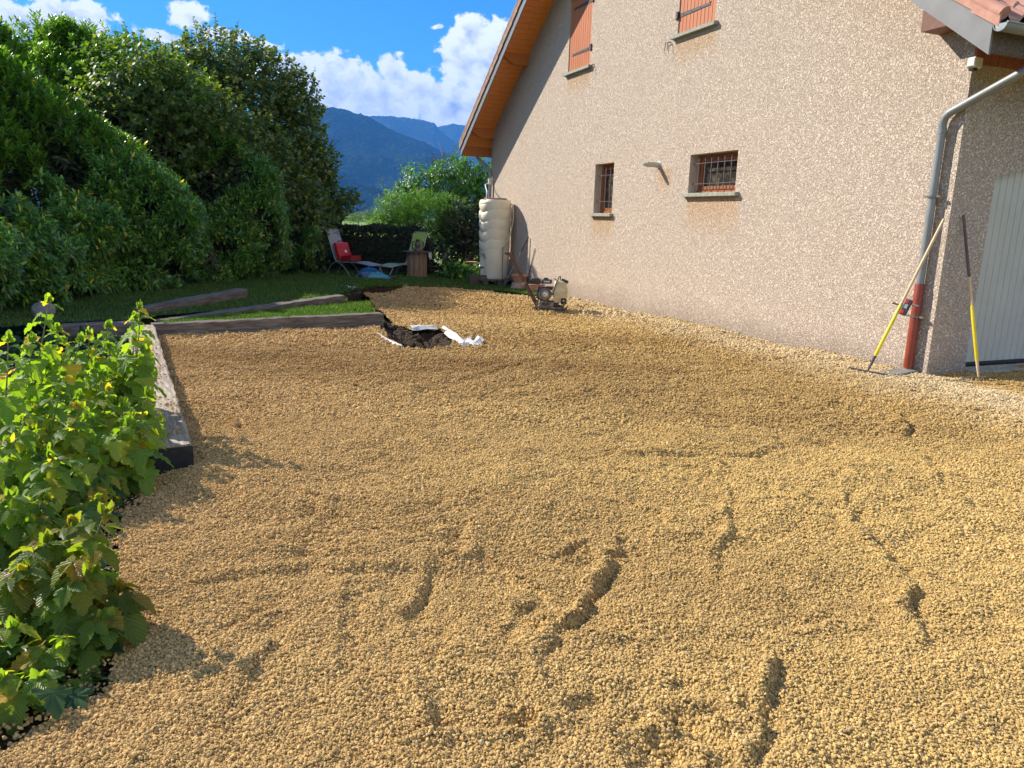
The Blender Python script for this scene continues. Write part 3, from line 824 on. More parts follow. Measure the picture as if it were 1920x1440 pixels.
# gutters
def gutter(s, o0, o1, z, mat, r=.072):
    m = MB(); n = 10; vs = []; fs = []
    for o in (o0, o1):
        for rr in (r, r - .006):
            for k in range(n + 1):
                a = PI + PI * k / n
                vs.append(HP(s + rr * math.cos(a), o, z + rr * math.sin(a)))
    q = n + 1
    for k in range(n):
        fs += [(k, k + 1, 2 * q + k + 1, 2 * q + k), (q + k, 3 * q + k, 3 * q + k + 1, q + k + 1), (k, q + k, q + k + 1, k + 1)]
    for k in (0, n): fs.append((k, q + k, 3 * q + k, 2 * q + k))
    m.add(vs, fs)
    m.add([HP(s + r * math.cos(PI + PI * k / n), o0 - .012, z + r * math.sin(PI + PI * k / n)) for k in range(n + 1)], [tuple(range(n + 1))])
    m.tube([HP(s - r, o0, z), HP(s - r, o1, z)], .010, 6)
    return m.build('gutter', mat, house, True, 50)
GZ = fas_r(-.78) + .275
gutter(-.86, OV + .04, -DEEP, GZ, M_ZINC)
GZL = fas_l(15.4) + .20
gutter(15.52, OV + .02, -DEEP, GZL, M_ZINCD)
def bend(pts, r=.12, n=6):
    pts = [Vector(p) for p in pts]; out = [pts[0]]
    for a, b, c in zip(pts[:-2], pts[1:-1], pts[2:]):
        u = (a - b).normalized(); v = (c - b).normalized(); q = min(r, (a - b).length * .45, (c - b).length * .45)
        for k in range(n + 1):
            t = k / n; out.append((b + u * q) * (1 - t) ** 2 + b * 2 * t * (1 - t) + (b + v * q) * t * t)
    return out + [pts[-1]]
# near downpipe: from the gutter across the corner and down the gable wall
SP, OP_, RP = .205, .068, .045
m = MB(); m.tube(bend([HP(-.86, -.075, GZ - .06), HP(-.855, -.075, GZ - .17), HP(SP, OP_ + .012, 2.93), HP(SP, OP_, 2.70), HP(SP, OP_, 1.0)], .16), RP, 14)
m.tube([HP(SP, OP_, 2.74), HP(SP, OP_, 2.80)], RP + .005, 14)
dp = m.build('downpipe', M_ZINCD, house, True)
m = MB(); m.tube([HP(SP, OP_, 1.05), HP(SP, OP_, 1.04), HP(SP, OP_, .06), HP(SP, OP_ + .0, .03)], [RP + .006, RP + .009, RP + .009, RP + .004], 14); m.build('pipe_boot', M_REDPIPE, dp, True)
for zc in (2.05, .66):
    m = MB(); m.tube([HP(SP, OP_, zc - .012), HP(SP, OP_, zc + .012)], RP + .014, 14)
    m.box(HP(SP - .085, OP_, zc), (.05, .03, .024), Matrix((W, N, Z)).transposed()); m.box(HP(SP + .085, OP_, zc), (.05, .03, .024), Matrix((W, N, Z)).transposed())
    m.tube([HP(SP, OP_, zc), HP(SP, -.02, zc)], .008, 6); m.build('pipe_clamp', M_STEEL, dp, True)
m = MB(); m.tube([HP(SP, OP_, .03), HP(SP, OP_, -.03)], RP + .018, 12); m.build('pipe_collar', M_ALU, dp, True)
# far downpipe: swan neck to the far corner, rain diverter
m = MB(); sF, oF = 14.78, .075
m.tube(bend([HP(15.50, .30, GZL - .05), HP(15.49, .30, GZL - .18), HP(sF, oF, GZL - .62), HP(sF, oF, 2.0)], .2), .045, 12)
dpf = m.build('downpipe', M_ZINCD, house, True)
m = MB(); m.tube([HP(sF, oF, 2.62), HP(sF, oF, 2.80)], .062, 12); m.build('rain_diverter', M_CREAM, dpf, True)
m = MB(); m.tube([HP(sF, oF, 2.0), HP(sF, oF, -.3)], .046, 12); m.build('lower_pipe', M_ZINC, dpf, True)

# windows with iron grilles
HM = Matrix((W, N, Z)).transposed()
def window(s0, s1, z0, z1, nbars, sill0, sill1):
    d = -.20; w = .055
    m = MB()
    m.box(HP((s0 + s1) / 2, d, z1 - w / 2), (s1 - s0, .06, w), HM, .004); m.box(HP((s0 + s1) / 2, d, z0 + w / 2), (s1 - s0, .06, w), HM, .004)
    for s in (s0 + w / 2, s1 - w / 2): m.box(HP(s, d, (z0 + z1) / 2), (w, .06, z1 - z0 - 2 * w), HM, .004)
    i0, i1, y0, y1 = s0 + w, s1 - w, z0 + w, z1 - w; c = .06; d2 = d - .012
    m.box(HP((i0 + i1) / 2, d2, y1 - c / 2), (i1 - i0, .05, c), HM, .006); m.box(HP((i0 + i1) / 2, d2, y0 + c / 2), (i1 - i0, .05, c), HM, .006)
    for s in (i0 + c / 2, i1 - c / 2): m.box(HP(s, d2, (z0 + z1) / 2), (c, .05, y1 - y0 - 2 * c), HM, .006)
    win = m.build('window', M_FRAME, house)
    m = MB(); m.box(HP((s0 + s1) / 2, d - .02, (z0 + z1) / 2), (i1 - i0 - c, .006, y1 - y0 - c), HM); m.build('pane', M_GLASS, win)
    m = MB(); g = -.075
    for z in (z0 + (z1 - z0) * .24, z0 + (z1 - z0) * .77): m.box(HP((s0 + s1) / 2, g, z), (s1 - s0 + .04, .016, .010), HM)
    for k in range(nbars):
        s = s1 - .16 - k * (s1 - s0 - .22) / max(1, nbars - 1)
        m.box(HP(s, g, (z0 + z1) / 2), (.014, .014, (z1 - z0) * .84), HM)
    m.build('grille', M_GRILLE, win)
    sill('window_sill', sill0, sill1, z0, win)
def sill(name, s0, s1, z, parent):
    m = MB(); o1 = .085; lo = z - .065
    pr = [(-.25, z + .008), (o1, z - .012), (o1, lo), (.02, lo), (.02, lo - .004), (-.25, lo)]
    m.prism([HP(s0, o, zz) for o, zz in pr], W * (s1 - s0)); m.build(name, M_SILL, parent)
window(*WINS['wide'], 7, 3.74, 5.20); window(*WINS['narrow'], 4, 7.70, 8.62)
def shutter(s0, s1, z0, z1, hinge_far, straps):
    n = 10; w = (s1 - s0 - .02) / n; m = MB()
    for k in range(n): m.box(HP(s0 + .01 + (k + .5) * w, -.035, (z0 + z1) / 2), (w - .006, .03, z1 - z0 - .02), HM, .004)
    m.box(HP((s0 + s1) / 2, -.056, (z0 + z1) / 2), (s1 - s0 - .03, .01, z1 - z0 - .03), HM)
    sh = m.build('shutter', M_SHUT, house)
    for z in straps:
        m = MB(); a, b = (s1, s0) if hinge_far else (s0, s1); e = a + (b - a) * .80; dirn = 1 if b > a else -1
        m.prism([HP(a, -.018, z - .032), HP(a, -.018, z + .032), HP(e, -.018, z + .020), HP(e + dirn * .05, -.018, z + .034), HP(e + dirn * .03, -.018, z), HP(e + dirn * .05, -.018, z - .030), HP(e, -.018, z - .020)], N * .008)
        for t in (.12, .35, .58): m.tube([HP(a + (b - a) * t, -.012, z), HP(a + (b - a) * t, -.002, z)], .009, 6)
        m.box(HP(a - dirn * .03, .005, z), (.07, .05, .13), HM, .008); m.build('strap_hinge', M_IRON, sh)
    sill('window_sill', s0 - .10, s1 + .10, z0, sh)
shutter(*SHUTS['a'], False, (5.28, 6.23)); shutter(*SHUTS['b'], True, (5.20, 6.15))
def stop(s, z):
    m = MB(); m.tube([HP(s, -.03, z), HP(s, .05, z), HP(s, .07, z - .02), HP(s - .02, .075, z - .13)], .008, 6); m.tube([HP(s, .04, z), HP(s + .11, .045, z + .005)], .008, 6)
    m.tube([HP(s + .11, .045, z + .005), HP(s + .12, .05, z - .12)], .007, 6); m.build('shutter_stop', M_IRON, house, True)
stop(5.97, 4.80); stop(8.84, 4.90)
# plastic vent pipe through the wall
m = MB(); c = HP(6.10, 0, 2.715)
MN = Matrix((W, Z, N)).transposed()
m.lathe(c, [(.075, 0), (.075, .010), (.052, .016), (.052, .05), (.047, .055), (.047, .25), (.043, .252), (.043, .275), (.030, .278), (.034, .30), (.034, .325), (.022, .328), (.022, .345), (.008, .347)], 18, MN)
m.build('vent_pipe', M_VENT, house, True, 30)
# small white wall lamp under the eave at the corner
m = MB(); m.prism([HP(.02, -.13, 3.52), HP(.02, -.13, 3.36), HP(.0, .0, 3.36), HP(.0, .0, 3.52)], W * .001)
m = MB(); p = HP(-.05, .03, 3.46)
m.box(p, (.10, .13, .10), HM, .012); m.add([HP(0, -.035, 3.41), HP(0, .095, 3.41), HP(-.10, .095, 3.41), HP(-.10, -.035, 3.41), HP(-.04, .03, 3.37)], [(0, 1, 4), (1, 2, 4), (2, 3, 4), (3, 0, 4)])
wl = m.build('wall_lamp', M_WHITE, house)
m = MB(); m.box(HP(-.06, .06, 3.385), (.07, .07, .03), HM, .008); m.build('lens', M_GLASS, wl)
# garage door, vertical ribs
m = MB(); nr = 22; o0 = -.66; wd = (3.18 - .66) / nr; sD = .11
for k in range(nr):
    oc = o0 - (k + .5) * wd
    zt = 2.43 if .62 < (k + .5) * wd < 1.9 else 2.28
    a, b = abs(oc) - wd / 2, abs(oc) + wd / 2
    def head(o): o = abs(o); return 2.275 + .155 * max(0, min(1, (o - .65) / .62, (3.2 - o) / .62))
    p = [(-a - .004, 0), (-a - .012, -.010), (-b + .012, -.010), (-b + .004, 0)]
    vs = [HP(sD + y, o, .085) for o, y in p] + [HP(sD + y, o, head(o)) for o, y in p]
    m.add(vs, [(0, 1, 5, 4), (1, 2, 6, 5), (2, 3, 7, 6)])
m.add([HP(sD, -.65, .085), HP(sD, -3.2, .085), HP(sD, -3.2, 2.28), HP(sD, -2.58, 2.43), HP(sD, -1.27, 2.43), HP(sD, -.65, 2.28)], [(0, 1, 2, 3, 4, 5)])
gd = m.build('garage_door', M_DOOR, house)
m = MB(); m.box(HP(sD - .012, -1.925, .07), (.03, 2.54, .035), HM); m.build('rubber_seal', M_RUBBER, gd)
m = MB(); m.box(HP(.0, -1.925, -.02), (.36, 2.54, .08), HM, .01); m.build('threshold', M_SILL, house)

# ---------------------------------------------------------------- loose crushed stone: real stones on the bed
def pebbles():
    zones = [(1.2, 3.6, 20500, .0045), (3.6, 6.0, 13000, .0055), (6.0, 9.5, 6000, .0079), (9.5, 14.0, 2600, .0118), (14.0, 19.5, 1100, .0165)]
    PX = []; PY = []; S = []
    gx0, gx1 = -4.9, 8.5
    for y0, y1, dens, r in zones:
        n = int((gx1 - gx0) * (y1 - y0) * dens)
        x = rng.uniform(gx0, gx1, n); y = rng.uniform(y0, y1, n)
        k = inside(GRAVEL, x, y) & ~inside(HOLE, x, y)
        k &= (np.abs(x) < .74 * y + 1.0)                       # only what a camera near the photograph's could see
        x, y = x[k], y[k]
        s = r * np.clip(rng.lognormal(0, .32, len(x)), .45, 2.0)
        PX.append(x); PY.append(y); S.append(s)
    # stones spilled over the planting edge and onto the old timbers, sparse
    for a, b in zip(LEFT_EDGE[1:-1], LEFT_EDGE[2:]):
        n = int((b - a).length * 420); t = rng.uniform(0, 1, n)
        d = np.abs(rng.normal(0, .10, n))
        PX.append(a.x + (b.x - a.x) * t - d); PY.append(a.y + (b.y - a.y) * t + rng.normal(0, .05, n)); S.append(.0062 * rng.lognormal(0, .3, n))
    nb = sum(len(q) for q in PX)
    n = 900; t = rng.uniform(0, 1, n) ** 1.3 * .75; w = rng.uniform(.02, .29, n); k = vnoise(t * 30, w * 9, 1.0, 90) > .0; t, w = t[k], w[k]
    dd = (TIM_B - TIM_A); ll = dd.length
    PX.append(TIM_A.x + dd.x * t - dd.y / ll * w); PY.append(TIM_A.y + dd.y * t + dd.x / ll * w); S.append(.006 * rng.lognormal(0, .35, len(t)))
    X = np.concatenate(PX); Y = np.concatenate(PY); s = np.concatenate(S)
    Zv = zgravel(X, Y) + s * rng.uniform(-.5, 1.0, len(s))
    Zv[nb:] = .132 + s[nb:] * .4
    me = bpy.data.meshes.new('gravel'); me.vertices.add(len(X))
    me.vertices.foreach_set('co', np.stack([X, Y, Zv], 1).astype(np.float32).ravel())
    a = me.attributes.new('size', 'FLOAT', 'POINT'); a.data.foreach_set('value', s.astype(np.float32))
    a = me.attributes.new('turn', 'FLOAT_VECTOR', 'POINT')
    rot = np.stack([rng.normal(0, .5, len(X)), rng.normal(0, .5, len(X)), rng.uniform(0, 6.28, len(X))], 1).astype(np.float32)
    a.data.foreach_set('vector', rot.ravel())
    o = link_mesh(me, 'gravel'); tag(o, 'loose tan crushed stone spread over the whole yard', 'gravel', kind='stuff')
    ng = bpy.data.node_groups.new('gravel_scatter', 'GeometryNodeTree')
    ng.interface.new_socket('Geometry', in_out='INPUT', socket_type='NodeSocketGeometry')
    ng.interface.new_socket('Geometry', in_out='OUTPUT', socket_type='NodeSocketGeometry')
    T = NT(ng); gi = T.new('NodeGroupInput'); go = T.new('NodeGroupOutput')
    join = T.new('GeometryNodeJoinGeometry')
    for i in range(7):
        ico = T.new('GeometryNodeMeshIcoSphere'); ico.inputs['Subdivisions'].default_value = 2; ico.inputs['Radius'].default_value = 1.0
        sp = T.new('GeometryNodeSetPosition'); T.put(sp.inputs['Geometry'], ico.outputs['Mesh'])
        pos = T.new('GeometryNodeInputPosition').outputs[0]
        pv = T.vm('ADD', pos, (i * 7.3, i * 3.1, 0))
        w = T.noise(pv, .95, 2, .5, 0, True)
        off = T.vm('MULTIPLY', T.vm('SUBTRACT', w, (.5, .5, .5)), (1.9, 1.9, 1.5))
        q = T.vm('MULTIPLY', T.vm('ADD', pos, off), (1.0, (.72, .85, .95, .78, .9, .68, .8)[i], (.62, .74, .55, .8, .66, .7, .5)[i]))
        T.put(sp.inputs['Position'], q)
        mt = T.new('GeometryNodeSetMaterial'); mt.inputs['Material'].default_value = M_PEBBLE; T.put(mt.inputs['Geometry'], sp.outputs[0])
        g2 = T.new('GeometryNodeGeometryToInstance'); T.put(g2.inputs[0], mt.outputs[0])
        T.l.new(g2.outputs[0], join.inputs[0])
    iop = T.new('GeometryNodeInstanceOnPoints')
    T.l.new(gi.outputs[0], iop.inputs['Points']); T.l.new(join.outputs[0], iop.inputs['Instance'])
    iop.inputs['Pick Instance'].default_value = True
    rv = T.new('FunctionNodeRandomValue', data_type='INT')
    for s_ in rv.inputs:
        if s_.type == 'INT' and s_.name == 'Max': s_.default_value = 6
        if s_.type == 'INT' and s_.name == 'Min': s_.default_value = 0
    T.l.new([q for q in rv.outputs if q.type == 'INT'][0], iop.inputs['Instance Index'])
    na = T.new('GeometryNodeInputNamedAttribute', data_type='FLOAT'); na.inputs[0].default_value = 'size'
    nb = T.new('GeometryNodeInputNamedAttribute', data_type='FLOAT_VECTOR'); nb.inputs[0].default_value = 'turn'
    T.l.new([q for q in na.outputs if q.enabled and q.name == 'Attribute'][0], iop.inputs['Scale'])
    T.l.new([q for q in nb.outputs if q.enabled and q.name == 'Attribute'][0], iop.inputs['Rotation'])
    T.l.new(iop.outputs[0], go.inputs[0])
    md = o.modifiers.new('scatter', 'NODES'); md.node_group = ng
    print('pebbles', len(X))
pebbles()

# ---------------------------------------------------------------- leaves and plants
def tpl(rows, wid, curl=.2, fold=.15, serr=0.0, across=1):
    """leaf blade along +y, up +z; rows of (t, half width fraction)"""
    V = []; UV = []; F = []
    nr = len(rows); na = 2 * across + 1
    for i, (t, w) in enumerate(rows):
        for j in range(-across, across + 1):
            a = j / across; ww = w * wid
            jag = serr * (1 if i % 2 else -1) * abs(a) ** 3 if 0 < i < nr - 1 else 0
            V.append((a * ww * (1 + jag), t + jag * .12, -curl * t * t + fold * abs(a) * ww - .25 * fold * a * a * ww)); UV.append((.5 + .5 * a * w, t))
    for i in range(nr - 1):
        for j in range(na - 1):
            p = i * na + j
            F += [(p, p + 1, p + na + 1), (p, p + na + 1, p + na)]
    return np.array(V), np.array(F), np.array(UV)
T_LAUREL = tpl([(0, .05), (.25, .8), (.6, 1), (1, .03)], .15, .22, .35)
T_ROUND = tpl([(0, .1), (.3, .95), (.65, .9), (1, .05)], .42, .18, .25)
T_WILLOW = tpl([(0, .05), (.35, 1), (1, .03)], .085, .25, .3)
T_CHERRY = tpl([(0, .05), (.35, 1), (.7, .75), (1, .03)], .19, .35, .4)
_rr = [(i / 12, math.sin(PI * min(1, (i / 12) * 1.0) ** .8) ** .75 if 0 < i < 12 else .02) for i in range(13)]
T_RASP = tpl(_rr, .34, .28, .42, .13, 2)
def lobed():
    # three to five lobed, toothed leaf
    n = 41; V = [(0, .0, 0)]; UV = [(.5, 0)]; F = []
    for k in range(n):
        a = -2.5 + 5.0 * k / (n - 1)
        r = .42 + .30 * abs(math.cos(a * 1.5)) ** 1.5 + (.26 if abs(a) < .55 else 0) * (1 - abs(a) / .55) + .035 * (1 if k % 2 else -1)
        x, y = r * math.sin(a) * .85, .36 + r * math.cos(a) * .75
        V.append((x, y, (.20 * abs(x) - .36 * y * y - .25 * x * x + .05 * math.sin(9 * a)))); UV.append((.5 + x * .5, y))
    V[0] = (0, .30, .02); 
    for k in range(n - 1): F.append((0, k + 1, k + 2))
    F.append((0, n, 1))
    return np.array(V), np.array(F), np.array(UV)
T_LOBED = lobed()
def nrmz(a): return a / np.maximum(np.linalg.norm(a, axis=1, keepdims=True), 1e-9)
def leaves_arrays(T, P, D, U, S):
    """P base points, D blade directions, U approximate up, S lengths"""
    V, F, UV = T; n = len(P); k = len(V)
    D = nrmz(D); X = nrmz(np.cross(D, U)); Zz = np.cross(X, D)
    W_ = P[:, None, :] + S[:, None, None] * (V[None, :, 0, None] * X[:, None, :] + V[None, :, 1, None] * D[:, None, :] + V[None, :, 2, None] * Zz[:, None, :])
    FF = F[None] + (np.arange(n) * k)[:, None, None]
    return W_.reshape(-1, 3), FF.reshape(-1, 3), np.tile(UV, (n, 1))
def join_arrays(parts):
    V, F, U = [], [], []; b = 0
    for v, f, u in parts: V.append(v); F.append(f + b); U.append(u); b += len(v)
    return np.concatenate(V), np.concatenate(F), np.concatenate(U)
def leaf_obj(name, mat, parts, parent=None, smooth=False):
    V, F, U = join_arrays(parts)
    if parent is not None: V = V - np.array(ORG[parent.name])
    return link_mesh(np_mesh(name, V, F, U, smooth), name, mat, parent)
def shoots(P, A, T, nl, size, spread=(.5, 1.15), length=.14, droop=.25, jitter=.25):
    """whorls of leaves along short shoots: P tips base, A shoot axis"""
    n = len(P); A = nrmz(A); ref = np.where(np.abs(A[:, 2:3]) < .9, [[0, 0, 1.]], [[1., 0, 0]])
    X = nrmz(np.cross(A, ref)); Y = np.cross(A, X)
    out = []
    for k in range(nl):
        ph = k * 2.4 + rng.uniform(0, 6.28, n) * .15 + rng.uniform(0, .6, n); t = k / max(1, nl - 1)
        th = spread[1] + (spread[0] - spread[1]) * t + rng.normal(0, .15, n)
        D = A * np.cos(th)[:, None] + (X * np.cos(ph)[:, None] + Y * np.sin(ph)[:, None]) * np.sin(th)[:, None]
        D[:, 2] -= droop * (1 - .6 * t); D += rng.normal(0, jitter * .4, D.shape)
        B_ = P + A * (length * t)[..., None] if np.ndim(length) else P + A * (length * t)
        S = size * rng.uniform(.7, 1.15, n) * (1 - .25 * t)
        out.append(leaves_arrays(T, B_, D, A + np.array([0, 0, .6]), S))
    return join_arrays(out)

LAUREL = leaf_mat('laurel_leaf', [(0, (0.056, 0.131, 0.037)), (.55, (0.110, 0.232, 0.049)), (.86, (0.218, 0.402, 0.069)), (.975, (0.310, 0.467, 0.078)), (.985, (0.931, 0.621, 0.062)), (1, (1.056, 0.589, 0.062))], .30, .38, (1.6, 1.9, .4), spec=.5)
LAURELTOP = leaf_mat('laurel_young_leaf', [(0, (.05, .12, .018)), (.6, (.10, .20, .028)), (.95, (.17, .28, .04)), (1, (.34, .27, .03))], .30, .50, (1.8, 2.0, .35), spec=.5)
HAZEL = leaf_mat('hazel_leaf', [(0, (0.050, 0.101, 0.024)), (.6, (0.092, 0.160, 0.034)), (.93, (0.168, 0.235, 0.042)), (1, (0.336, 0.319, 0.050))], .5, .45, (1.6, 1.8, .4))
HAZELD = leaf_mat('dull_hedge_leaf', [(0, (0.058, 0.105, 0.031)), (.6, (0.120, 0.179, 0.042)), (.93, (0.225, 0.264, 0.058)), (1, (0.527, 0.395, 0.053))], .45, .36, (1.5, 1.6, .4))
BRIGHT = leaf_mat('bright_green_leaf', [(0, (0.069, 0.161, 0.017)), (.6, (0.103, 0.218, 0.023)), (1, (0.172, 0.287, 0.034))], .45, .5, (1.6, 1.8, .35))
CHERRYL = leaf_mat('cherry_leaf', [(0, (0.056, 0.126, 0.021)), (.6, (0.091, 0.182, 0.031)), (1, (0.168, 0.280, 0.056))], .35, .45, (1.5, 1.9, .4))
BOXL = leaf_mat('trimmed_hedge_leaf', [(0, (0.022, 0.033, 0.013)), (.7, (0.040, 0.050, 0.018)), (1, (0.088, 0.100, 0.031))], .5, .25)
RASPL = leaf_mat('raspberry_leaf', [(0, (0.133, 0.235, 0.049)), (.55, (0.221, 0.346, 0.066)), (.85, (0.355, 0.457, 0.076)), (.95, (0.592, 0.491, 0.066)), (1, (0.886, 0.491, 0.066))], .42, .58, (1.75, 1.75, .30), vein=.9)
RASPL2 = leaf_mat('raspberry_pale_leaf', [(0, (0.138, 0.229, 0.034)), (.5, (0.206, 0.278, 0.046)), (.8, (0.304, 0.301, 0.052)), (1, (0.469, 0.290, 0.057))], .42, .56, (1.6, 1.6, .3), vein=1.0)
LOBEL = leaf_mat('lobed_leaf', [(0, (0.134, 0.250, 0.046)), (.6, (0.240, 0.362, 0.056)), (.9, (0.443, 0.474, 0.067)), (1, (0.882, 0.498, 0.067))], .50, .56, (1.75, 1.75, .28), vein=.6, spec=.3)
COVERL = leaf_mat('ground_cover_leaf', [(0, (0.026, 0.065, 0.019)), (.7, (0.052, 0.111, 0.026)), (1, (0.117, 0.143, 0.026))], .45, .35)

# ---- the tall hedge on the left
FOOT = [Vector(p) for p in ((-6.95, 9.35, .2), (-6.95, 10.2, .19), (-7.05, 11.7, .17), (-6.95, 14.0, .14), (-6.5, 16.85, .1), (-5.95, 19.6, .05), (-5.6, 21.2, .03))]
def foot_at(u):
    L = [0]
    for a, b in zip(FOOT[:-1], FOOT[1:]): L.append(L[-1] + (b - a).length)
    d = u * L[-1]; x = np.interp(d, L, [p.x for p in FOOT]); y = np.interp(d, L, [p.y for p in FOOT]); z = np.interp(d, L, [p.z for p in FOOT])
    x2 = np.interp(d + .3, L, [p.x for p in FOOT]); y2 = np.interp(d + .3, L, [p.y for p in FOOT])
    x1 = np.interp(d - .3, L, [p.x for p in FOOT]); y1 = np.interp(d - .3, L, [p.y for p in FOOT])
    tx, ty = x2 - x1, y2 - y1; l = np.hypot(tx, ty); return x, y, z, ty / l, -tx / l      # outward (+x side)
def hedge_point(u, t, hs, depth):
    """t 0..1 up the front face and back over the sloping top; returns point and outward normal"""
    prof_t = [0, .24, .34, .42, .9, 1.0]
    po = [-.2, .15, .0, -.4, -4.5, -5.3]; pz = [.05, 1.25, 1.9, 2.35, 5.6, 5.75]
    x, y, z, nx, ny = foot_at(u)
    o = np.interp(t, prof_t, po); h = np.interp(t, prof_t, pz) * hs
    o2 = np.interp(t + .03, prof_t, po); h2 = np.interp(t + .03, prof_t, pz) * hs
    do, dh = o2 - o, h2 - h; l = np.hypot(do, dh) + 1e-9
    no, nz = dh / l, -do / l
    flat = (t > .97)
    no = np.where(flat, .2, no); nz = np.where(flat, .95, nz)
    bul = .55 * vnoise(u * 6.5, h * .5 + o * .3, 1.0, 35) + .32 * vnoise(u * 13, h * .9, 1.0, 31) + .26 * vnoise(u * 30, h * 2.2 + o, 1.0, 32)
    o = o + no * (bul - depth); h = h + nz * (bul - depth)
    P = np.stack([x + nx * o, y + ny * o, z + np.maximum(h, .05)], 1)
    Nn = np.stack([nx * no, ny * no, nz], 1)
    return P, Nn
def HS(u): return .83 + .06 * np.sin(u * 19) + .08 * vnoise(u * 14, u * 0, 1.0, 33) - .20 * (1 - sm(.0, .20, u)) - .25 * sm(.80, 1, u)
def laurel_hedge():
    root = empty('laurel_hedge', (-7.4, 11.7, .17), 'tall dark cherry laurel hedge with glossy leaves along the left of the lawn', 'hedge')
    n = 19000
    u = rng.uniform(0.0, 1, n); t = rng.uniform(0, 1, n) ** .95
    hs = HS(u)
    depth = np.abs(rng.normal(0, .16, n))
    gapn = vnoise(u * 22, t * 9, 1.0, 34) + .5 * vnoise(u * 50, t * 20, 1.0, 36)
    k = gapn > -.22 + .25 * (t > .5) * -1
    P, Nn = hedge_point(u[k], t[k], hs[k], depth[k]); tt = t[k]
    A = Nn + np.array([0, 0, .75]) + rng.normal(0, .28, P.shape)
    low = tt < .48
    a = shoots(P[low], A[low] + np.array([0, 0, -.25]), T_LAUREL, 9, .155, (.55, 1.25), .16, .42)
    leaf_obj('foliage', LAUREL, [a], root)
    b = shoots(P[~low], A[~low], T_LAUREL, 11, .175, (.35, 1.0), .26, .12)
    leaf_obj('top_growth', LAURELTOP, [b], root)
    # inner leaves close the mass, coloured darker to put shade in the gaps
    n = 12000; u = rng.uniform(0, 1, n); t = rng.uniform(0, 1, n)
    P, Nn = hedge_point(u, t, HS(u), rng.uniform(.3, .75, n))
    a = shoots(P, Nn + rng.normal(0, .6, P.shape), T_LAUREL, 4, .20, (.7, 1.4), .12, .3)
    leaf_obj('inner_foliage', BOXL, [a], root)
    m = MB()
    for i in range(34):
        x, y, z, nx, ny = foot_at(np.array([.03 + .95 * i / 33])); x, y, z = x[0] - nx[0] * rng.uniform(.7, 1.3), y[0] - ny[0] * .9, z[0]
        q = Vector((x, y, z - .05)); tip = q + Vector((rng.normal(-.5, .4), rng.normal(0, .4), rng.uniform(1.2, 1.9)))
        m.tube([q, q.lerp(tip, .4) + Vector((rng.normal(0, .1), rng.normal(0, .1), 0)), tip], [.055, .04, .012], 6)
    m.build('stems', M_BARK, root)
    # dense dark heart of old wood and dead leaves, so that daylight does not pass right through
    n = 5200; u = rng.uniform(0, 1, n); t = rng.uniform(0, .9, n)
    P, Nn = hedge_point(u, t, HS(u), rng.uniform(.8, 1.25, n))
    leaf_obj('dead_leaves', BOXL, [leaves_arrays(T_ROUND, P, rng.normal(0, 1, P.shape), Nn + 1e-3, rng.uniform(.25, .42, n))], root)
laurel_hedge()

def branchy(m, base, top, r0, n, spread, seed):
    rs = np.random.default_rng(seed); base = Vector(base); ends = []
    for i in range(n):
        a = rs.uniform(0, 2 * PI); k = rs.uniform(.3, 1) * spread
        e = Vector((base.x + math.cos(a) * k, base.y + math.sin(a) * k, base.z + (top - base.z) * rs.uniform(.75, 1)))
        mid = base.lerp(e, .5) + Vector((-math.cos(a) * k * .22, -math.sin(a) * k * .22, .15))
        m.tube([base + Vector((rs.normal(0, .08), rs.normal(0, .08), -.05)), mid, e], [r0, r0 * .6, r0 * .15], 6)
        for j in range(3):
            t = rs.uniform(.4, .9); q = mid.lerp(e, t); f = q + Vector((rs.normal(0, .5), rs.normal(0, .5), rs.uniform(.2, .7)))
            m.tube([q, f], [r0 * .3, r0 * .08], 5); ends.append(f)
        ends.append(e)
    return ends
def crown_points(blobs, n, seed, shell=.35):
    """points through a set of ellipsoid clumps (centre, radii), denser towards their skins"""
    rs = np.random.default_rng(seed); w = np.array([b[1][0] * b[1][1] * b[1][2] for b in blobs]) ** .7; w = w / w.sum()
    out = []; nr = []
    for (c, r), k in zip(blobs, (w * n).astype(int) + 1):
        d = nrmz(rs.normal(0, 1, (k, 3))); rad = 1 - np.abs(rs.normal(0, shell, k)); rad = np.clip(rad, .1, 1.1)
        rad *= 1 + .16 * vnoise(d[:, 0] * 3 + c[0], d[:, 1] * 3 + d[:, 2] * 2, 1.0, seed % 50 + 60)
        out.append(np.array(c) + d * np.array(r) * rad[:, None]); nr.append(d)
    return np.concatenate(out), np.concatenate(nr)
def tree(name, label, cat, base, top, blobs, n, T, mat, nl, size, seed, trunk_r=.05, stems=6, spread=1.2, axis_up=.5, droop=.3, length=.14, shell=.3, group=None):
    root = empty(name, base, label, cat, group)
    m = MB(); branchy(m, base, top, trunk_r, stems, spread, seed); m.build('trunk', M_BARK, root, True)
    P, Nn = crown_points(blobs, n, seed, shell)
    k = P[:, 2] > base[2] + .03; P, Nn = P[k], Nn[k]
    A = Nn * .8 + np.array([0, 0, axis_up]) + np.random.default_rng(seed).normal(0, .4, P.shape)
    leaf_obj('crown', mat, [shoots(P, A, T, nl, size, (.45, 1.2), length, droop)], root)
    return root
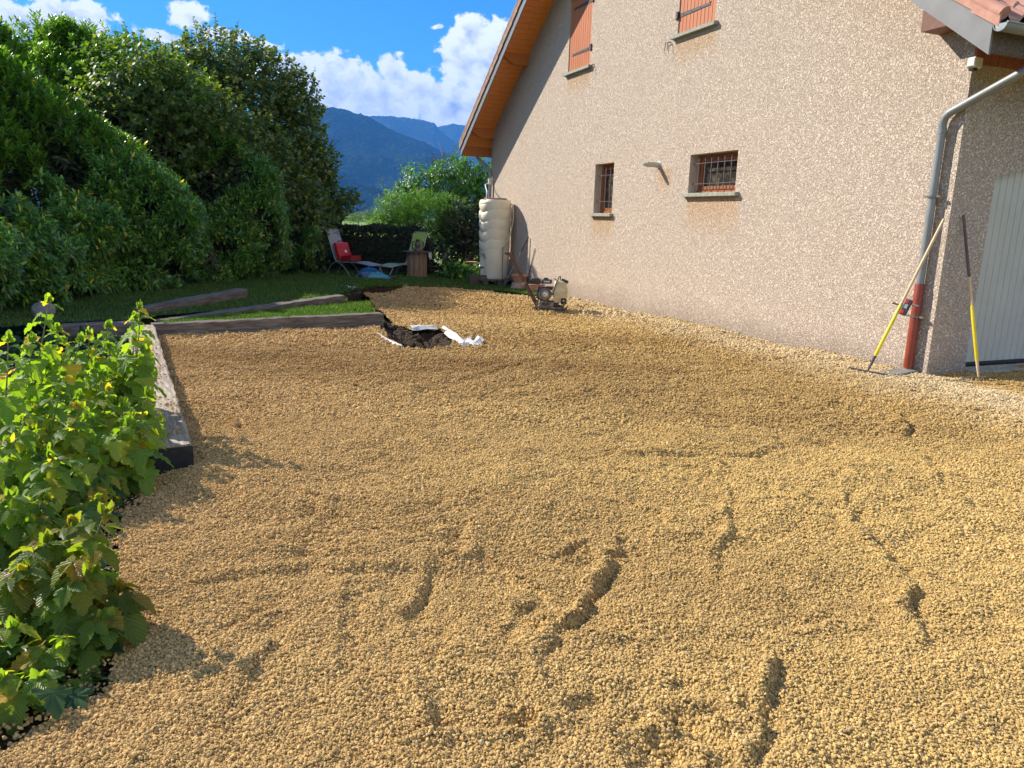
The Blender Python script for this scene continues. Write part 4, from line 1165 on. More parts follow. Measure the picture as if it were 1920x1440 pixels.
def sprays(root, tips, T, mat, size, nl=9, drp=.1):
    """leafy shoots standing out of the crown: each a thin stem with leaves along it"""
    for p, d, L in tips:
        p = Vector(p); d = Vector(d).normalized(); e = p + d * L
        m = MB(); m.tube([p - d * .3, p.lerp(e, .5), e], [.012, .008, .004], 5); sh = m.build('shoot', M_BARK, root, True)
        tt = np.linspace(.05, 1, int(nl * max(1, L / .45)))
        B_ = np.array([p.lerp(e, t) for t in tt]); ph = np.arange(len(tt)) * 2.4 + p.x * 3
        x = d.cross(Vector((.3, .2, 1)) if abs(d.z) < .95 else Vector((1, 0, 0))).normalized(); y = d.cross(x)
        D = np.array([d * .45 + (x * math.cos(q) + y * math.sin(q)) * .9 for q in ph]); D[:, 2] -= drp
        leaf_obj('leaves', mat, [leaves_arrays(T, B_, D, np.tile(np.array(d) + np.array([0, 0, .5]), (len(tt), 1)), size * rng.uniform(.6, 1.1, len(tt)) * (1 - .35 * tt))], sh)

# hazel rising behind the laurels (its tip near the middle of the hedge top)
c1 = rp(255, 95, 17.6)
cz = c1.z
h1 = tree('hazel_tree', 'hazel bush with pale round leaves poking up behind the laurel hedge', 'tree', (c1.x, 17.8, .1), cz - .1,
     [((c1.x, 17.6, cz - .75), (1.3, 1.1, 1.0)), ((c1.x + .6, 17.7, cz - .9), (.9, .9, .8)), ((c1.x - .2, 17.9, cz - 1.9), (1.5, 1.4, 1.6))], 1700, T_ROUND, HAZEL, 6, .125, 41, stems=7, spread=1.0)
sprays(h1, [((c1.x + dx, 17.6 + dy, cz - .25 + dz), (rng.normal(0, .25) + dx * .3, .1, 1), L) for dx, dy, dz, L in ((-.05, 0, .25, .6), (.5, .1, .1, .55), (-.5, .1, 0, .5), (.85, 0, -.2, .5), (.2, -.2, .15, .5), (-.25, 0, .2, .45))], T_ROUND, HAZEL, .125, 10)
# taller laurels standing behind the hedge, closing the skyline on the left
def Sl(px, py, y): p = rp(px, py, y); return (p.x, y, p.z)
tree('laurel_tree', 'tall laurel with long shiny leaves rising behind the left part of the hedge', 'tree', (Sl(70, 300, 20.5)[0], 20.5, .1), 5.6,
     [(Sl(-60, 190, 19.5), (1.5, 1.3, 1.4)), (Sl(25, 172, 19.5), (1.35, 1.2, 1.35)), (Sl(100, 165, 20), (1.3, 1.2, 1.4)), (Sl(165, 165, 20), (1.25, 1.2, 1.4)), (Sl(225, 170, 20.3), (1.1, 1.1, 1.3)), (Sl(60, 260, 19.0), (1.6, 1.2, 1.3)), (Sl(190, 260, 19.0), (1.6, 1.2, 1.3))], 4200, T_LAUREL, LAURELTOP, 9, .19, 47, .06, 8, 2.2, axis_up=.7, droop=.15, length=.24, shell=.25)
# the big spreading tree closing the hedge at its far end
bt = (-8.2, 23.4, .0)
def S_(px, py, y):
    y = y + 4.2; p = rp(px, py, y); return (p.x, y, p.z)
blobs = [(S_(420, 120, 18.6), (1.3, 1.2, .9)), (S_(350, 150, 18.2), (1.1, 1.1, .95)), (S_(490, 160, 18.8), (1.2, 1.2, .95)), (S_(555, 190, 19.2), (.8, .9, .8)),
         (S_(450, 230, 18.5), (2.0, 1.5, 1.35)), (S_(545, 270, 19.0), (1.15, 1.2, 1.2)), (S_(575, 350, 19.3), (.9, 1.1, 1.1)), (S_(620, 385, 19.0), (.65, .7, .45)), (S_(600, 310, 19.0), (.55, .7, .6)),
         (S_(480, 330, 18.4), (1.8, 1.4, 1.3)), (S_(400, 330, 18.0), (1.5, 1.2, 1.4)), (S_(540, 430, 18.6), (1.3, 1.0, 1.0)), (S_(612, 440, 18.4), (.5, .6, .6)), (S_(450, 440, 18.0), (1.4, .9, 1.1)), (S_(655, 372, 18.8), (.32, .4, .22)),
         ((-6.3, 20.6, 2.0), (1.1, .9, 1.2)), ((-7.3, 20.7, 2.8), (1.3, 1.0, 1.4)), ((-5.7, 20.9, 1.2), (.75, .7, 1.1)), ((-8.3, 20.2, 3.8), (1.2, 1.0, 1.2)), ((-7.9, 18.8, 3.2), (1.0, 1.0, 1.2)), ((-6.9, 19.2, 2.2), (.9, .9, 1.2)),
         (S_(300, 175, 14.8), (.9, .9, .9)), (S_(350, 215, 15.2), (1.0, .9, 1.0)), (S_(400, 270, 15.6), (1.0, .9, 1.0)), (S_(455, 325, 15.9), (.95, .9, .95)), (S_(505, 385, 16.2), (.8, .8, .9)), (S_(385, 340, 14.4), (.8, .8, .9)), (S_(550, 440, 16.4), (.6, .6, .7))]
t2 = tree('field_maple_tree', 'broad bushy tree with small round leaves at the far end of the hedge', 'tree', bt, 5.8, blobs, 13500, T_ROUND, HAZELD, 6, .125, 42, .08, 9, 1.9, shell=.26)
tips = []
for px, py, y, L, lean in ((372, 62, 18.3, .5, -.2), (405, 60, 18.4, .6, 0), (440, 66, 18.5, .5, .2), (462, 90, 18.6, .5, .3), (500, 118, 18.8, .5, .2), (530, 135, 19, .45, .3), (575, 150, 19.2, .5, .5), (595, 210, 19.3, .4, .9), (345, 95, 18.0, .4, -.2), (390, 85, 18.2, .5, .1), (425, 80, 18.4, .5, .1), (480, 105, 18.7, .5, .1),
                           (612, 270, 19.3, .4, 1.2), (625, 330, 19.3, .4, 1.4), (650, 355, 19.0, .45, 1.3), (668, 382, 18.9, .4, 2.2), (585, 240, 19.2, .4, 1.0), (415, 105, 18.3, .4, .0), (555, 155, 19.1, .4, .2), (360, 78, 18.1, .4, 0)):
    p_ = S_(px, py + 14, y); tips.append((p_, (lean, .05, 1.0), L * 1.2))
sprays(t2, tips, T_ROUND, HAZEL, .13, 11)

# clipped hedge and shrubs across the back
def clipped_hedge():
    root = empty('clipped_hedge', (-4.2, 22.3, 0), 'low clipped dark hedge behind the sun loungers', 'hedge')
    a, b = np.array([-6.2, 22.6]), np.array([-2.62, 22.3]); n = 7000
    t = rng.uniform(0, 1, n); f = rng.uniform(0, 1, n)
    hgt = 1.28 + .10 * np.sin(t * 5 + 1) * 0 + .06 * vnoise(t * 9, t * 0, 1, 71) - .28 * sm(.90, 1.0, t)
    side = f < .55; u = rng.uniform(0, 1, n)
    P = np.zeros((n, 3)); base = a + (b - a) * t[:, None]
    P[:, 0] = base[:, 0]; P[:, 1] = np.where(side, base[:, 1] + .05 * vnoise(t * 12, u * 4, 1, 72), base[:, 1] + u * 1.0)
    P[:, 2] = np.where(side, -.05 + u * (hgt + .05), hgt + .05 * vnoise(t * 20, u * 5, 1, 73))
    Nn = np.where(side[:, None], [[0, -1., .2]], [[0, -.1, 1.]])
    P -= Nn * np.abs(rng.normal(0, .07, n))[:, None]
    e = int(n * .12); P[:e, 0] = b[0] + rng.normal(0, .04, e); P[:e, 1] = b[1] + rng.uniform(0, 1, e); P[:e, 2] = rng.uniform(0, .98, e); Nn[:e] = (1, 0, .2)
    leaf_obj('foliage', BOXL, [shoots(P, Nn + rng.normal(0, .4, P.shape), T_ROUND, 5, .06, (.5, 1.2), .06, .1)], root)
    m = MB(); m.box(((a[0] + b[0]) / 2, a[1] + .42, .50), (b[0] - a[0] - .2, .55, 1.05), None, .1, 2); m.build('stems', M_BARK, root)
clipped_hedge()
def Sb(px, py, y): p = rp(px, py, y); return (p.x, y, p.z)
tree('bamboo_shrub', 'bright yellow green feathery shrub behind the low clipped hedge', 'shrub', (-3.6, 24.4, -.1), 2.6,
     [(Sb(745, 400, 24.2), (.75, .6, .55)), (Sb(800, 395, 24.3), (.85, .6, .6)), (Sb(850, 405, 24.4), (.6, .6, .6)), (Sb(770, 430, 24.0), (.9, .5, .45)), (Sb(720, 425, 24.2), (.5, .5, .4)), (Sb(840, 440, 24.2), (.7, .5, .5))], 2300, T_WILLOW, BRIGHT, 8, .15, 43, .025, 9, .9, axis_up=.9, droop=.1, shell=.35)
ch = tree('cherry_tree', 'leafy cherry tree with drooping glossy leaves against the mountain', 'tree', (-2.6, 27.5, -.2), 4.1,
     [(Sb(800, 350, 27), (1.0, .8, .75)), (Sb(860, 335, 27), (1.0, .8, .75)), (Sb(900, 345, 27.5), (.9, .8, .9)), (Sb(765, 375, 26.8), (.8, .7, .6)), (Sb(880, 400, 27), (1.0, .7, 1.0)), (Sb(910, 420, 27), (.8, .8, 1.1))], 1500, T_CHERRY, CHERRYL, 7, .17, 44, .06, 6, 1.1, axis_up=.3, droop=.75, shell=.3)
sprays(ch, [(Sb(px, py + 22, 27), (dx, 0, 1), L) for px, py, dx, L in ((752, 305, -.1, .7), (790, 330, 0, .6), (800, 312, .1, .5), (848, 292, .1, .8), (858, 288, -.1, .7), (870, 300, .2, .6), (725, 342, -.4, .7), (830, 318, 0, .5), (905, 305, 0, .5), (770, 340, -.2, .5))], T_CHERRY, CHERRYL, .16, 8, .5)
tree('dark_evergreen_shrub', 'dark evergreen shrub filling the corner beside the rainwater tank', 'shrub', (-1.7, 24.0, -.15), 1.8,
     [((-2.1, 23.9, .5), (.8, .5, .8)), ((-1.3, 23.9, .7), (.8, .6, 1.0)), ((-1.7, 24.3, 1.4), (.9, .6, .8)), ((-.7, 24.6, 1.2), (.7, .6, 1.4))], 1700, T_ROUND, BOXL, 6, .10, 45, .03, 6, .7, shell=.3)
tree('leafy_ground_shrub', 'low broad leaved plant on the grass left of the rainwater tank', 'shrub', (-1.55, 22.2, -.1), .35,
     [((-1.75, 22.2, .08), (.35, .25, .22)), ((-1.35, 22.1, .05), (.3, .25, .2))], 160, T_ROUND, LAUREL, 5, .12, 46, .012, 4, .25, shell=.3)

# far trees beyond the meadow
def far_tree(px, py_top, py_base, y, w, seed, label):
    top = rp(px, py_top, y); base = rp(px, py_base, y); h = top.z - base.z
    root = empty('far_tree', (base.x, y, base.z), label, 'tree', 'trees beyond the meadow')
    m = MB(); m.tube([(base.x, y, base.z - .5), (base.x, y, base.z + h * .6)], [h * .04, h * .015], 6); m.build('trunk', M_BARK, root)
    rs = np.random.default_rng(seed)
    bl = [((base.x + rs.normal(0, w * .3), y + rs.normal(0, w * .3), base.z + h * rs.uniform(.35, .75)), (w * rs.uniform(.35, .6), w * .4, h * rs.uniform(.2, .32))) for _ in range(7)]
    P, Nn = crown_points(bl, 900, seed, .2)
    leaf_obj('crown', HAZEL, [shoots(P, Nn + rs.normal(0, .5, P.shape), T_ROUND, 4, h * .06, (.5, 1.3), h * .04, .1)], root)
far_tree(672, 396, 421, 210, 5.5, 51, 'distant round tree beyond the meadow, in the gap between the tree and the bright shrub')
far_tree(700, 388, 420, 230, 6.0, 52, 'distant taller tree beyond the meadow, half behind the bright shrub')
far_tree(640, 405, 419, 190, 4.0, 53, 'distant low dark tree beyond the meadow, beside the broad bushy tree')

# ---- planting on the left: raspberry canes and lobed leaved shoots
def cane(name, label, group, top, base, seed, kind, size=.095, nl=13, mat=None, start=.25):
    rs = np.random.default_rng(seed); base = Vector(base); top = Vector(top)
    root = empty(name, base, label, 'plant', group)
    mid = base.lerp(top, .5) + Vector((rs.normal(0, .06), rs.normal(0, .06), .04))
    def cv(t): return base * (1 - t) ** 2 + mid * 2 * t * (1 - t) + top * t * t
    m = MB(); m.tube([cv(t) for t in np.linspace(0, 1, 9)], list(np.linspace(.0075, .003, 9)), 6)
    B_, D, U, S = [], [], [], []
    ph0 = rs.uniform(0, 6.28)
    for i in range(nl):
        t = start + (1 - start) * (i + .5 * rs.uniform(0, 1)) / nl; p = cv(min(t, 1))
        ph = ph0 + i * 2.4 + rs.normal(0, .25); out = Vector((math.cos(ph), math.sin(ph), 0))
        k = size * (1.15 - .75 * max(0, t - .55) / .45) * rs.uniform(.8, 1.15)
        el = .45 + .5 * t
        pl = k * rs.uniform(.55, .9); q = p + out * pl * math.cos(el * .9) + Z * pl * math.sin(el * .7)
        m.tube([p, p.lerp(q, .5) + Z * .01, q], [.0024, .002, .0015], 4)
        dv = out * .9 + Z * (-.62 + 1.1 * max(0, t - .6)); side = Vector((-out.y, out.x, 0))
        if kind == 'rasp':
            B_ += [q, q - out * k * .1, q - out * k * .1]; D += [dv, dv * .45 + side, dv * .45 - side]; S += [k * 1.15, k * .95, k * .95]; U += [Z + out * .3] * 3
            if t < .75 and rs.uniform() < .5:
                r = p.lerp(q, .45); B_ += [r, r]; D += [dv * .5 + side, dv * .5 - side]; S += [k * .8, k * .8]; U += [Z, Z]
        else:
            B_ += [q]; D += [dv + side * rs.normal(0, .2)]; S += [k * 1.25]; U += [Z + out * .4]
    for j in range(5):     # unfolding tip
        a = rs.uniform(0, 6.28); B_.append(top); D.append(Vector((math.cos(a) * .6, math.sin(a) * .6, .9))); S.append(size * rs.uniform(.35, .6)); U.append(Z + Vector((math.cos(a), math.sin(a), 0)))
    m.build('stem', M_STEM, root, True)
    D = np.array(D) + rs.normal(0, .14, (len(D), 3))
    leaf_obj('leaves', mat or (RASPL if kind == 'rasp' else LOBEL), [leaves_arrays(T_RASP if kind == 'rasp' else T_LOBED, np.array(B_), D, np.array(U), np.array(S))], root, True)
    return root
sd = 200; rb = random.Random(5)
back = [(92, 566, 5.0, 'lobe'), (262, 578, 5.25, 'lobe'), (60, 640, 4.7, 'lobe'), (150, 640, 4.95, 'lobe'), (205, 652, 5.2, 'lobe'), (272, 660, 5.1, 'lobe'), (15, 640, 4.3, 'lobe'), (120, 705, 4.4, 'rasp'), (205, 735, 4.55, 'rasp'), (278, 742, 4.75, 'lobe'),
        (60, 770, 4.0, 'rasp'), (150, 765, 4.1, 'rasp'), (238, 800, 4.4, 'lobe'), (15, 830, 3.6, 'rasp'), (100, 860, 3.75, 'rasp'), (190, 880, 4.0, 'rasp'), (20, 930, 3.3, 'rasp'), (95, 940, 3.45, 'rasp'), (-55, 700, 4.3, 'lobe'), (250, 870, 4.3, 'lobe'), (150, 690, 5.6, 'lobe'), (40, 700, 5.4, 'lobe'), (215, 700, 5.7, 'lobe'), (-30, 620, 5.2, 'lobe'), (110, 620, 5.5, 'lobe'), (180, 940, 3.75, 'rasp'), (45, 880, 3.9, 'rasp'), (140, 830, 4.5, 'lobe'), (205, 830, 4.7, 'lobe'), (60, 730, 4.9, 'lobe'), (245, 730, 5.3, 'lobe'), (180, 690, 5.05, 'lobe'), (225, 900, 4.25, 'rasp'), (60, 980, 3.3, 'rasp'), (140, 990, 3.45, 'rasp')]
back += [(rb.uniform(15, 262), rb.uniform(596, 860), 0, rb.choice(('lobe', 'rasp', 'lobe'))) for _ in range(20)]
for i, (px, py, y, kind) in enumerate(back):
    if y == 0: y = 5.6 - (py - 596) / 264 * 1.7
    t = rp(px, py, y); b = Vector((t.x - .10 + rng.normal(0, .08), y - .08 + rng.normal(0, .08), -.04))
    if i == 0: lab, grp = 'tallest lobed leaved shoot at the back left of the planting', None
    elif i == 1: lab, grp = 'tall lobed leaved shoot beside the end of the sleepers', None
    elif i == 9: lab, grp = 'lobed leaved shoot leaning out over the pale timber edge', None
    elif kind == 'lobe': lab, grp = 'shoot with lobed bright green leaves in the left bed', 'lobed leaved shoots in the left bed'
    else: lab, grp = 'raspberry cane with toothed leaves among the lobed leaved shoots', 'raspberry canes in the left bed'
    cane('currant_shoot' if kind == 'lobe' else 'raspberry_cane', lab, grp, t, b, sd + i, kind, .105 if kind == 'lobe' else .10, 23 if t.z > .7 else 15)
front = [(205, 975, 2.72), (150, 1000, 2.85), (95, 1030, 2.75), (55, 1085, 2.6), (180, 1090, 2.62), (232, 1120, 2.72), (35, 1190, 2.4), (130, 1225, 2.4), (205, 1175, 2.55), (-50, 1150, 2.5), (85, 1290, 2.25), (15, 1290, 2.2), (165, 1300, 2.42), (215, 1260, 2.6)]
for i, (px, py, y) in enumerate(front):
    t = rp(px - 8, py - 12, y); b = Vector((t.x - .14 + rng.normal(0, .03), y - .04 + rng.normal(0, .04), -.04))
    lab, grp = ('tallest pale leaved raspberry cane nearest the camera', None) if i == 0 else ('pale leaved raspberry cane at the front of the bed', 'raspberry canes at the front of the bed')
    cane('raspberry_cane', lab, grp, t, b, sd + 100 + i, 'rasp', .112 if i < 6 else .10, 13 if i < 6 else 8, RASPL2 if i in (0, 1, 2, 3, 5) else RASPL)
# low cover of leaves over the bed
def ground_cover():
    n = 5200; x = rng.uniform(-6.2, -1.3, n); y = rng.uniform(1.6, 9.6, n)
    bed = [(-6.5, 1.0), (-2.1, 1.3)] + [(p.x - .04, p.y) for p in LEFT_EDGE[1:]] + [(-2.55, 4.9), (-5.2, 9.8), (-7, 9)]
    k = inside(bed, x, y); x, y = x[k], y[k]
    P = np.stack([x, y, bed_z(x, y) + rng.uniform(.0, .16, len(x))], 1)
    D = rng.normal(0, 1, P.shape); D[:, 2] = rng.uniform(-.2, .5, len(x))
    big = rng.uniform(.05, .11, len(x))
    o = leaf_obj('ground_cover', COVERL, [leaves_arrays(T_LOBED, P, D, np.tile([0, 0, 1.], (len(x), 1)) + rng.normal(0, .3, P.shape), big)], None, True)
    tag(o, 'low dark leafy cover under the raspberry canes', 'ground cover', kind='stuff')
ground_cover()

# ---- grass
GRASS = leaf_mat('grass_blade', [(0, (.05, .11, .014)), (.6, (.085, .165, .022)), (.92, (.14, .22, .035)), (1, (.22, .20, .06))], .55, .4, (1.4, 1.6, .4))
def grass():
    parts = []
    def patch(poly, zf, n, h, extra=None):
        P = np.array(poly); x = rng.uniform(P[:, 0].min(), P[:, 0].max(), n); y = rng.uniform(P[:, 1].min(), P[:, 1].max(), n)
        k = inside(poly, x, y) & (np.abs(x) < .76 * y + .6) & (y < 24); x, y = x[k], y[k]
        z = zf(x, y); m = len(x); a = rng.uniform(0, 6.28, m); w = rng.uniform(.005, .010, m) * np.maximum(1, y / 11); hh = h * rng.uniform(.5, 1.3, m)
        lx, ly = rng.normal(0, .4, m) * hh, rng.normal(0, .4, m) * hh
        b = np.stack([x, y, z - .005], 1); wx = np.stack([np.cos(a) * w, np.sin(a) * w, 0 * a], 1)
        V = np.stack([b - wx, b + wx, b + np.stack([lx, ly, hh], 1)], 1).reshape(-1, 3)
        F = np.arange(3 * m).reshape(m, 3); parts.append((V, F, np.tile([[0, 0], [1, 0], [.5, 1.]], (m, 1))))
    patch(LAWN, lawnz, 330000, .045)
    patch(BED, bedz, 34000, .055)
    # fringe hanging over the cut edge
    L = LAWN_FRONT
    for a, b in zip(L[:-1], L[1:]):
        m = int((b - a).length * 700); t = rng.uniform(0, 1, m); x = a.x + (b.x - a.x) * t; y = a.y + (b.y - a.y) * t + rng.normal(0, .03, m)
        z = zlawn(x, y); hh = rng.uniform(.03, .07, m); w = rng.uniform(.008, .014, m); an = rng.uniform(0, 6.28, m)
        bb = np.stack([x, y, z], 1); wx = np.stack([np.cos(an) * w, np.sin(an) * w, 0 * an], 1)
        V = np.stack([bb - wx, bb + wx, bb + np.stack([rng.normal(0, .02, m), -rng.uniform(.0, .05, m), hh * rng.uniform(-.6, .8, m)], 1)], 1).reshape(-1, 3)
        parts.append((V, np.arange(3 * m).reshape(m, 3), np.tile([[0, 0], [1, 0], [.5, 1.]], (m, 1))))
    o = leaf_obj('grass', GRASS, parts); tag(o, 'short mown grass of the lawn and the wedge between the sleepers', 'grass', kind='stuff')
grass()

# ---------------------------------------------------------------- timbers
def sleeper(name, label, a, b, width, ztop_a, ztop_b, height, mat, side=1, seed=0, group=None):
    """a-b is the front top edge; the beam lies to the side of it"""
    rs = np.random.default_rng(seed); a = Vector(a); b = Vector(b); d = (b - a).normalized(); q = Vector((-d.y, d.x, 0)) * side
    L = (b - a).length; nseg = max(8, int(L / .12)); prof = [(0, -height), (0, -.012), (.012, 0), (width * .5, .004), (width - .015, 0), (width, -.015), (width, -height)]
    V = []; F = []; npf = len(prof)
    M = Matrix((q, d, Z)).transposed()
    for i in range(nseg + 1):
        t = i / nseg; zt = ztop_a + (ztop_b - ztop_a) * t
        for j, (w, z) in enumerate(prof):
            jt = Vector((rs.normal(0, .004), 0 if 0 < i < nseg else rs.normal(0, .006), rs.normal(0, .004) if z > -.1 else 0))
            V.append(Vector((w + jt.x, t * L + jt.y, zt + z + jt.z)))
    for i in range(nseg):
        for j in range(npf - 1): p = i * npf + j; F.append((p, p + 1, p + npf + 1, p + npf))
    F += [tuple(range(npf)), tuple(nseg * npf + k for k in range(npf))[::-1]]
    me = bpy.data.meshes.new(name); me.from_pydata(V, [], F)
    bm = bmesh.new(); bm.from_mesh(me); bmesh.ops.recalc_face_normals(bm, faces=bm.faces); bm.to_mesh(me); bm.free()
    o = link_mesh(me, name, mat); o.matrix_world = Matrix.Translation(a) @ M.to_4x4()
    tag(o, label, 'sleeper', group); return o
sleeper('railway_sleeper', 'long dark sleeper at the edge of the gravel, foremost of the three beside the grass', SL_A, SL_B, .20, .15, .15, .36, M_SLEEPER, 1, 1)
sleeper('railway_sleeper', 'weathered cracked sleeper between the lit grass wedge and the rearmost beam', (-4.80, 10.22, 0), (-3.02, 13.35, 0), .22, .16, .25, .40, M_SLEEPER, 1, 2)
sleeper('railway_sleeper', 'short raised sleeper lying on the shaded lawn, rearmost of the three', (-5.25, 10.7, 0), (-4.75, 13.35, 0), (.24), .27, .31, .34, M_SLEEPER, 1, 3)
_d = (TIM_B - TIM_A).normalized(); _j = TIM_A + _d * 2.82
sleeper('railway_sleeper', 'pale gravel strewn sleeper with a black end, along the left edge nearest the plants', TIM_A, _j, .31, .13, .13, .30, M_SLEEPERP, 1, 4)
sleeper('railway_sleeper', 'pale grey sleeper along the left edge, just beyond the joint', _j + _d * .015, TIM_B, .31, .125, .14, .30, M_SLEEPERP, 1, 5)
sleeper('railway_sleeper', 'dark sleeper behind the raspberry leaves at the back of the bed', (-5.0, 9.75, 0), (-5.75, 9.42, 0), .22, .19, .17, .36, M_SLEEPER, -1, 6)
# black end of the nearest timber is a real bevelled end cap
q = Vector((-_d.y, _d.x, 0)); m = MB()
m.prism([TIM_A - _d * .012 + q * w + Z * z for w, z in ((-.005, -.2), (-.005, .118), (.305, .12), (.312, -.2))], _d * .016)
o = m.build('sleeper_end', pbr('black_wood', (.012, .011, .010), (.03, .027, .024), 20, .5, bump=.8)); 
o.parent = bpy.data.objects['railway_sleeper.003']; o.matrix_parent_inverse = bpy.data.objects['railway_sleeper.003'].matrix_world.inverted()

# ---------------------------------------------------------------- geotextile round the pit
def ribbon(name, label, P, Q, seed, cat='fleece', folds=3, group=None):
    """sheet between two edge lines of points"""
    rs = np.random.default_rng(seed); m = MB(); n = len(P); rows = folds + 1; V = []; F = []
    for i in range(n):
        for k in range(rows + 1):
            t = k / rows; p = Vector(P[i]).lerp(Vector(Q[i]), t)
            V.append(p + Vector((rs.normal(0, .012), rs.normal(0, .012), .02 * math.sin(t * PI) + rs.normal(0, .010))))
    for i in range(n - 1):
        for k in range(rows): a = i * (rows + 1) + k; F.append((a, a + 1, a + rows + 2, a + rows + 1))
    m.add(V, F); o = m.build(name, M_FLEECE, None, False)
    sol = o.modifiers.new('thick', 'SOLIDIFY'); sol.thickness = .004
    return tag(o, label, cat, group)
def gz(px, py, dz=0): p = gl(px, py); return Vector((p.x, p.y, p.z + dz))
ribbon('geotextile_sheet', 'white fleece strip at the left front rim of the dug hole', [gz(706, 630, .05), gz(718, 637, .05), (gz(733, 645, .04)), gz(752, 652, .03)], [gz(716, 634, .0), gz(727, 640, -.03), gz(740, 648, -.04), gz(757, 653, -.03)], 1)
ribbon('geotextile_sheet', 'white fleece strip at the back rim of the dug hole', [gz(770, 618, .05), gz(785, 616.5, .055), gz(800, 616.5, .05), gz(820, 619, .04)], [gz(774, 622, .02), gz(786, 620, .02), gz(801, 619.5, .03), gz(820, 620, .03)], 2)
ribbon('geotextile_sheet', 'white fleece flap folded up along the right rim of the dug hole', [gz(829, 617, .06), gz(843, 626, .07), gz(855, 634, .07), gz(868, 644, .05), gz(884, 649, .04)], [gz(833, 626, .02), gz(842, 637, .02), gz(858, 644, .03), gz(868, 650, .02), gz(882, 652, .02)], 3)
ribbon('geotextile_sheet', 'crumpled white fleece corner lying on the gravel right of the hole', [gz(868, 649, .05), gz(878, 643, .10), gz(886, 648, .05), gz(896, 642, .10), gz(907, 645, .05)], [gz(866, 652, .03), gz(878, 652, .03), gz(888, 653, .03), gz(897, 652, .03), gz(904, 651, .02)], 4)
ribbon('geotextile_sheet', 'pointed white fleece scrap sticking out of the heap beside the lawn', [gz(690, 543, .02), gz(698, 546, .02), gz(704, 553, .0)], [gz(716, 541, .07), gz(708, 545, .04), gz(705, 554, .01)], 5)

# ---------------------------------------------------------------- rakes leaning on the house
def rake(label, foot, tip, head_dir, dark_grip, sock, name='rake'):
    root = empty(name, foot, label, 'rake'); foot = Vector(foot); tip = Vector(tip); d = tip - foot
    P = lambda t: foot + d * t
    m = MB(); m.tube([P(.42), P(.70), P(.985), P(1.0)], [.0165, .0165, .0155, .011], 12); m.build('handle', M_DARKHANDLE if dark_grip else M_ASH, root, True)
    if dark_grip:
        m = MB(); m.tube([P(.40), P(.62)], [.0168, .0168], 12); m.build('pale_handle_section', M_ASH, root, True)
    m = MB(); m.tube([P(.10), P(.105), P(.44), P(.445)], [.017, .0195, .0195, .017], 12); m.build('sleeve', M_YELLOW, root, True)
    m = MB(); m.tube([P(.0), P(.11)], [.010, .019], 10); m.build('socket', sock, root, True)
    h = Vector(head_dir).normalized(); m = MB(); m.bar(foot - h * .24, foot + h * .24, .028, .012, .002)
    for k in range(15):
        c = foot + h * (-.23 + .46 * k / 14); m.tube([c, c + Vector((N * .03 - Z * .028))], [.005, .003], 5)
    m.build('tine_bar', M_STEEL if dark_grip else M_IRON, root, True)
    return root
r1f = gl(1626, 701); r1f.z += .035
rake('gravel rake with yellow sleeve leaning across the red downpipe foot', r1f, HP(-.01, .10, 1.80), (.55, -.83, 0), False, M_IRON)
r2f = gl(1834, 712); r2f.z += .03
rake('gravel rake with dark upper handle leaning beside the garage door', r2f, HP(-.035, -.17, 1.855), (.96, .22, 0), True, M_ASH)
# laser receiver clipped to the first rake
def receiver():
    f = Vector(r1f); t = HP(-.01, .10, 1.80); d = (t - f).normalized(); p = f + (t - f) * .44
    x = Vector((.75, -.62, 0)); x = (x - d * x.dot(d)).normalized(); y = d.cross(x)
    M = Matrix((x, y, d)).transposed()
    root = empty('laser_receiver', p, 'small red and black laser receiver clamped to the yellow sleeved rake handle', 'laser receiver')
    c = p + x * .062
    m = MB(); m.box(c, (.078, .034, .19), M, .008, 2); m.build('body', M_BLACK, root)
    yv = -1 if y.dot(Vector((0, 0, HCAM)) - c) < 0 else 1
    m = MB(); m.box(c + y * yv * .0185 - x * .014 + d * .065, (.036, .004, .045), M); m.build('red_panel', M_RED, root); m = MB(); m.box(c + y * yv * .0185 - x * .014 - d * .062, (.036, .004, .04), M); m.build('red_panel', M_RED, root)
    m = MB(); m.box(c + y * yv * .0185 + d * .008, (.036, .004, .05), M); m.build('screen', pbr('lcd_grey', (.30, .33, .33), (.26, .29, .29), 6, .25), root)
    m = MB(); m.box(p - x * .0 - y * yv * .02, (.05, .03, .04), M, .005); m.tube([p - x * .02, p - x * .09], [.009, .012], 8); m.build('clamp', M_RUST, root, True); m = MB(); m.tube([c + x * .03 + d * .05, c + x * .12 + d * .055], [.011, .011], 8); m.build('clamp_screw', M_STEEL, root, True)
receiver()
# slab at the foot of the downpipe
m = MB(); s0 = [gl(1632, 703), gl(1668, 697), gl(1700, 694.5), gl(1717, 699), gl(1690, 704), gl(1660, 709)]
m.prism([Vector((p.x, p.y, .018 + .006 * i % .012)) for i, p in enumerate(s0)], Vector((0, 0, -.05)))
tag(m.build('stone_slab', M_SLATE), 'flat grey stone slab at the foot of the red downpipe', 'slab')

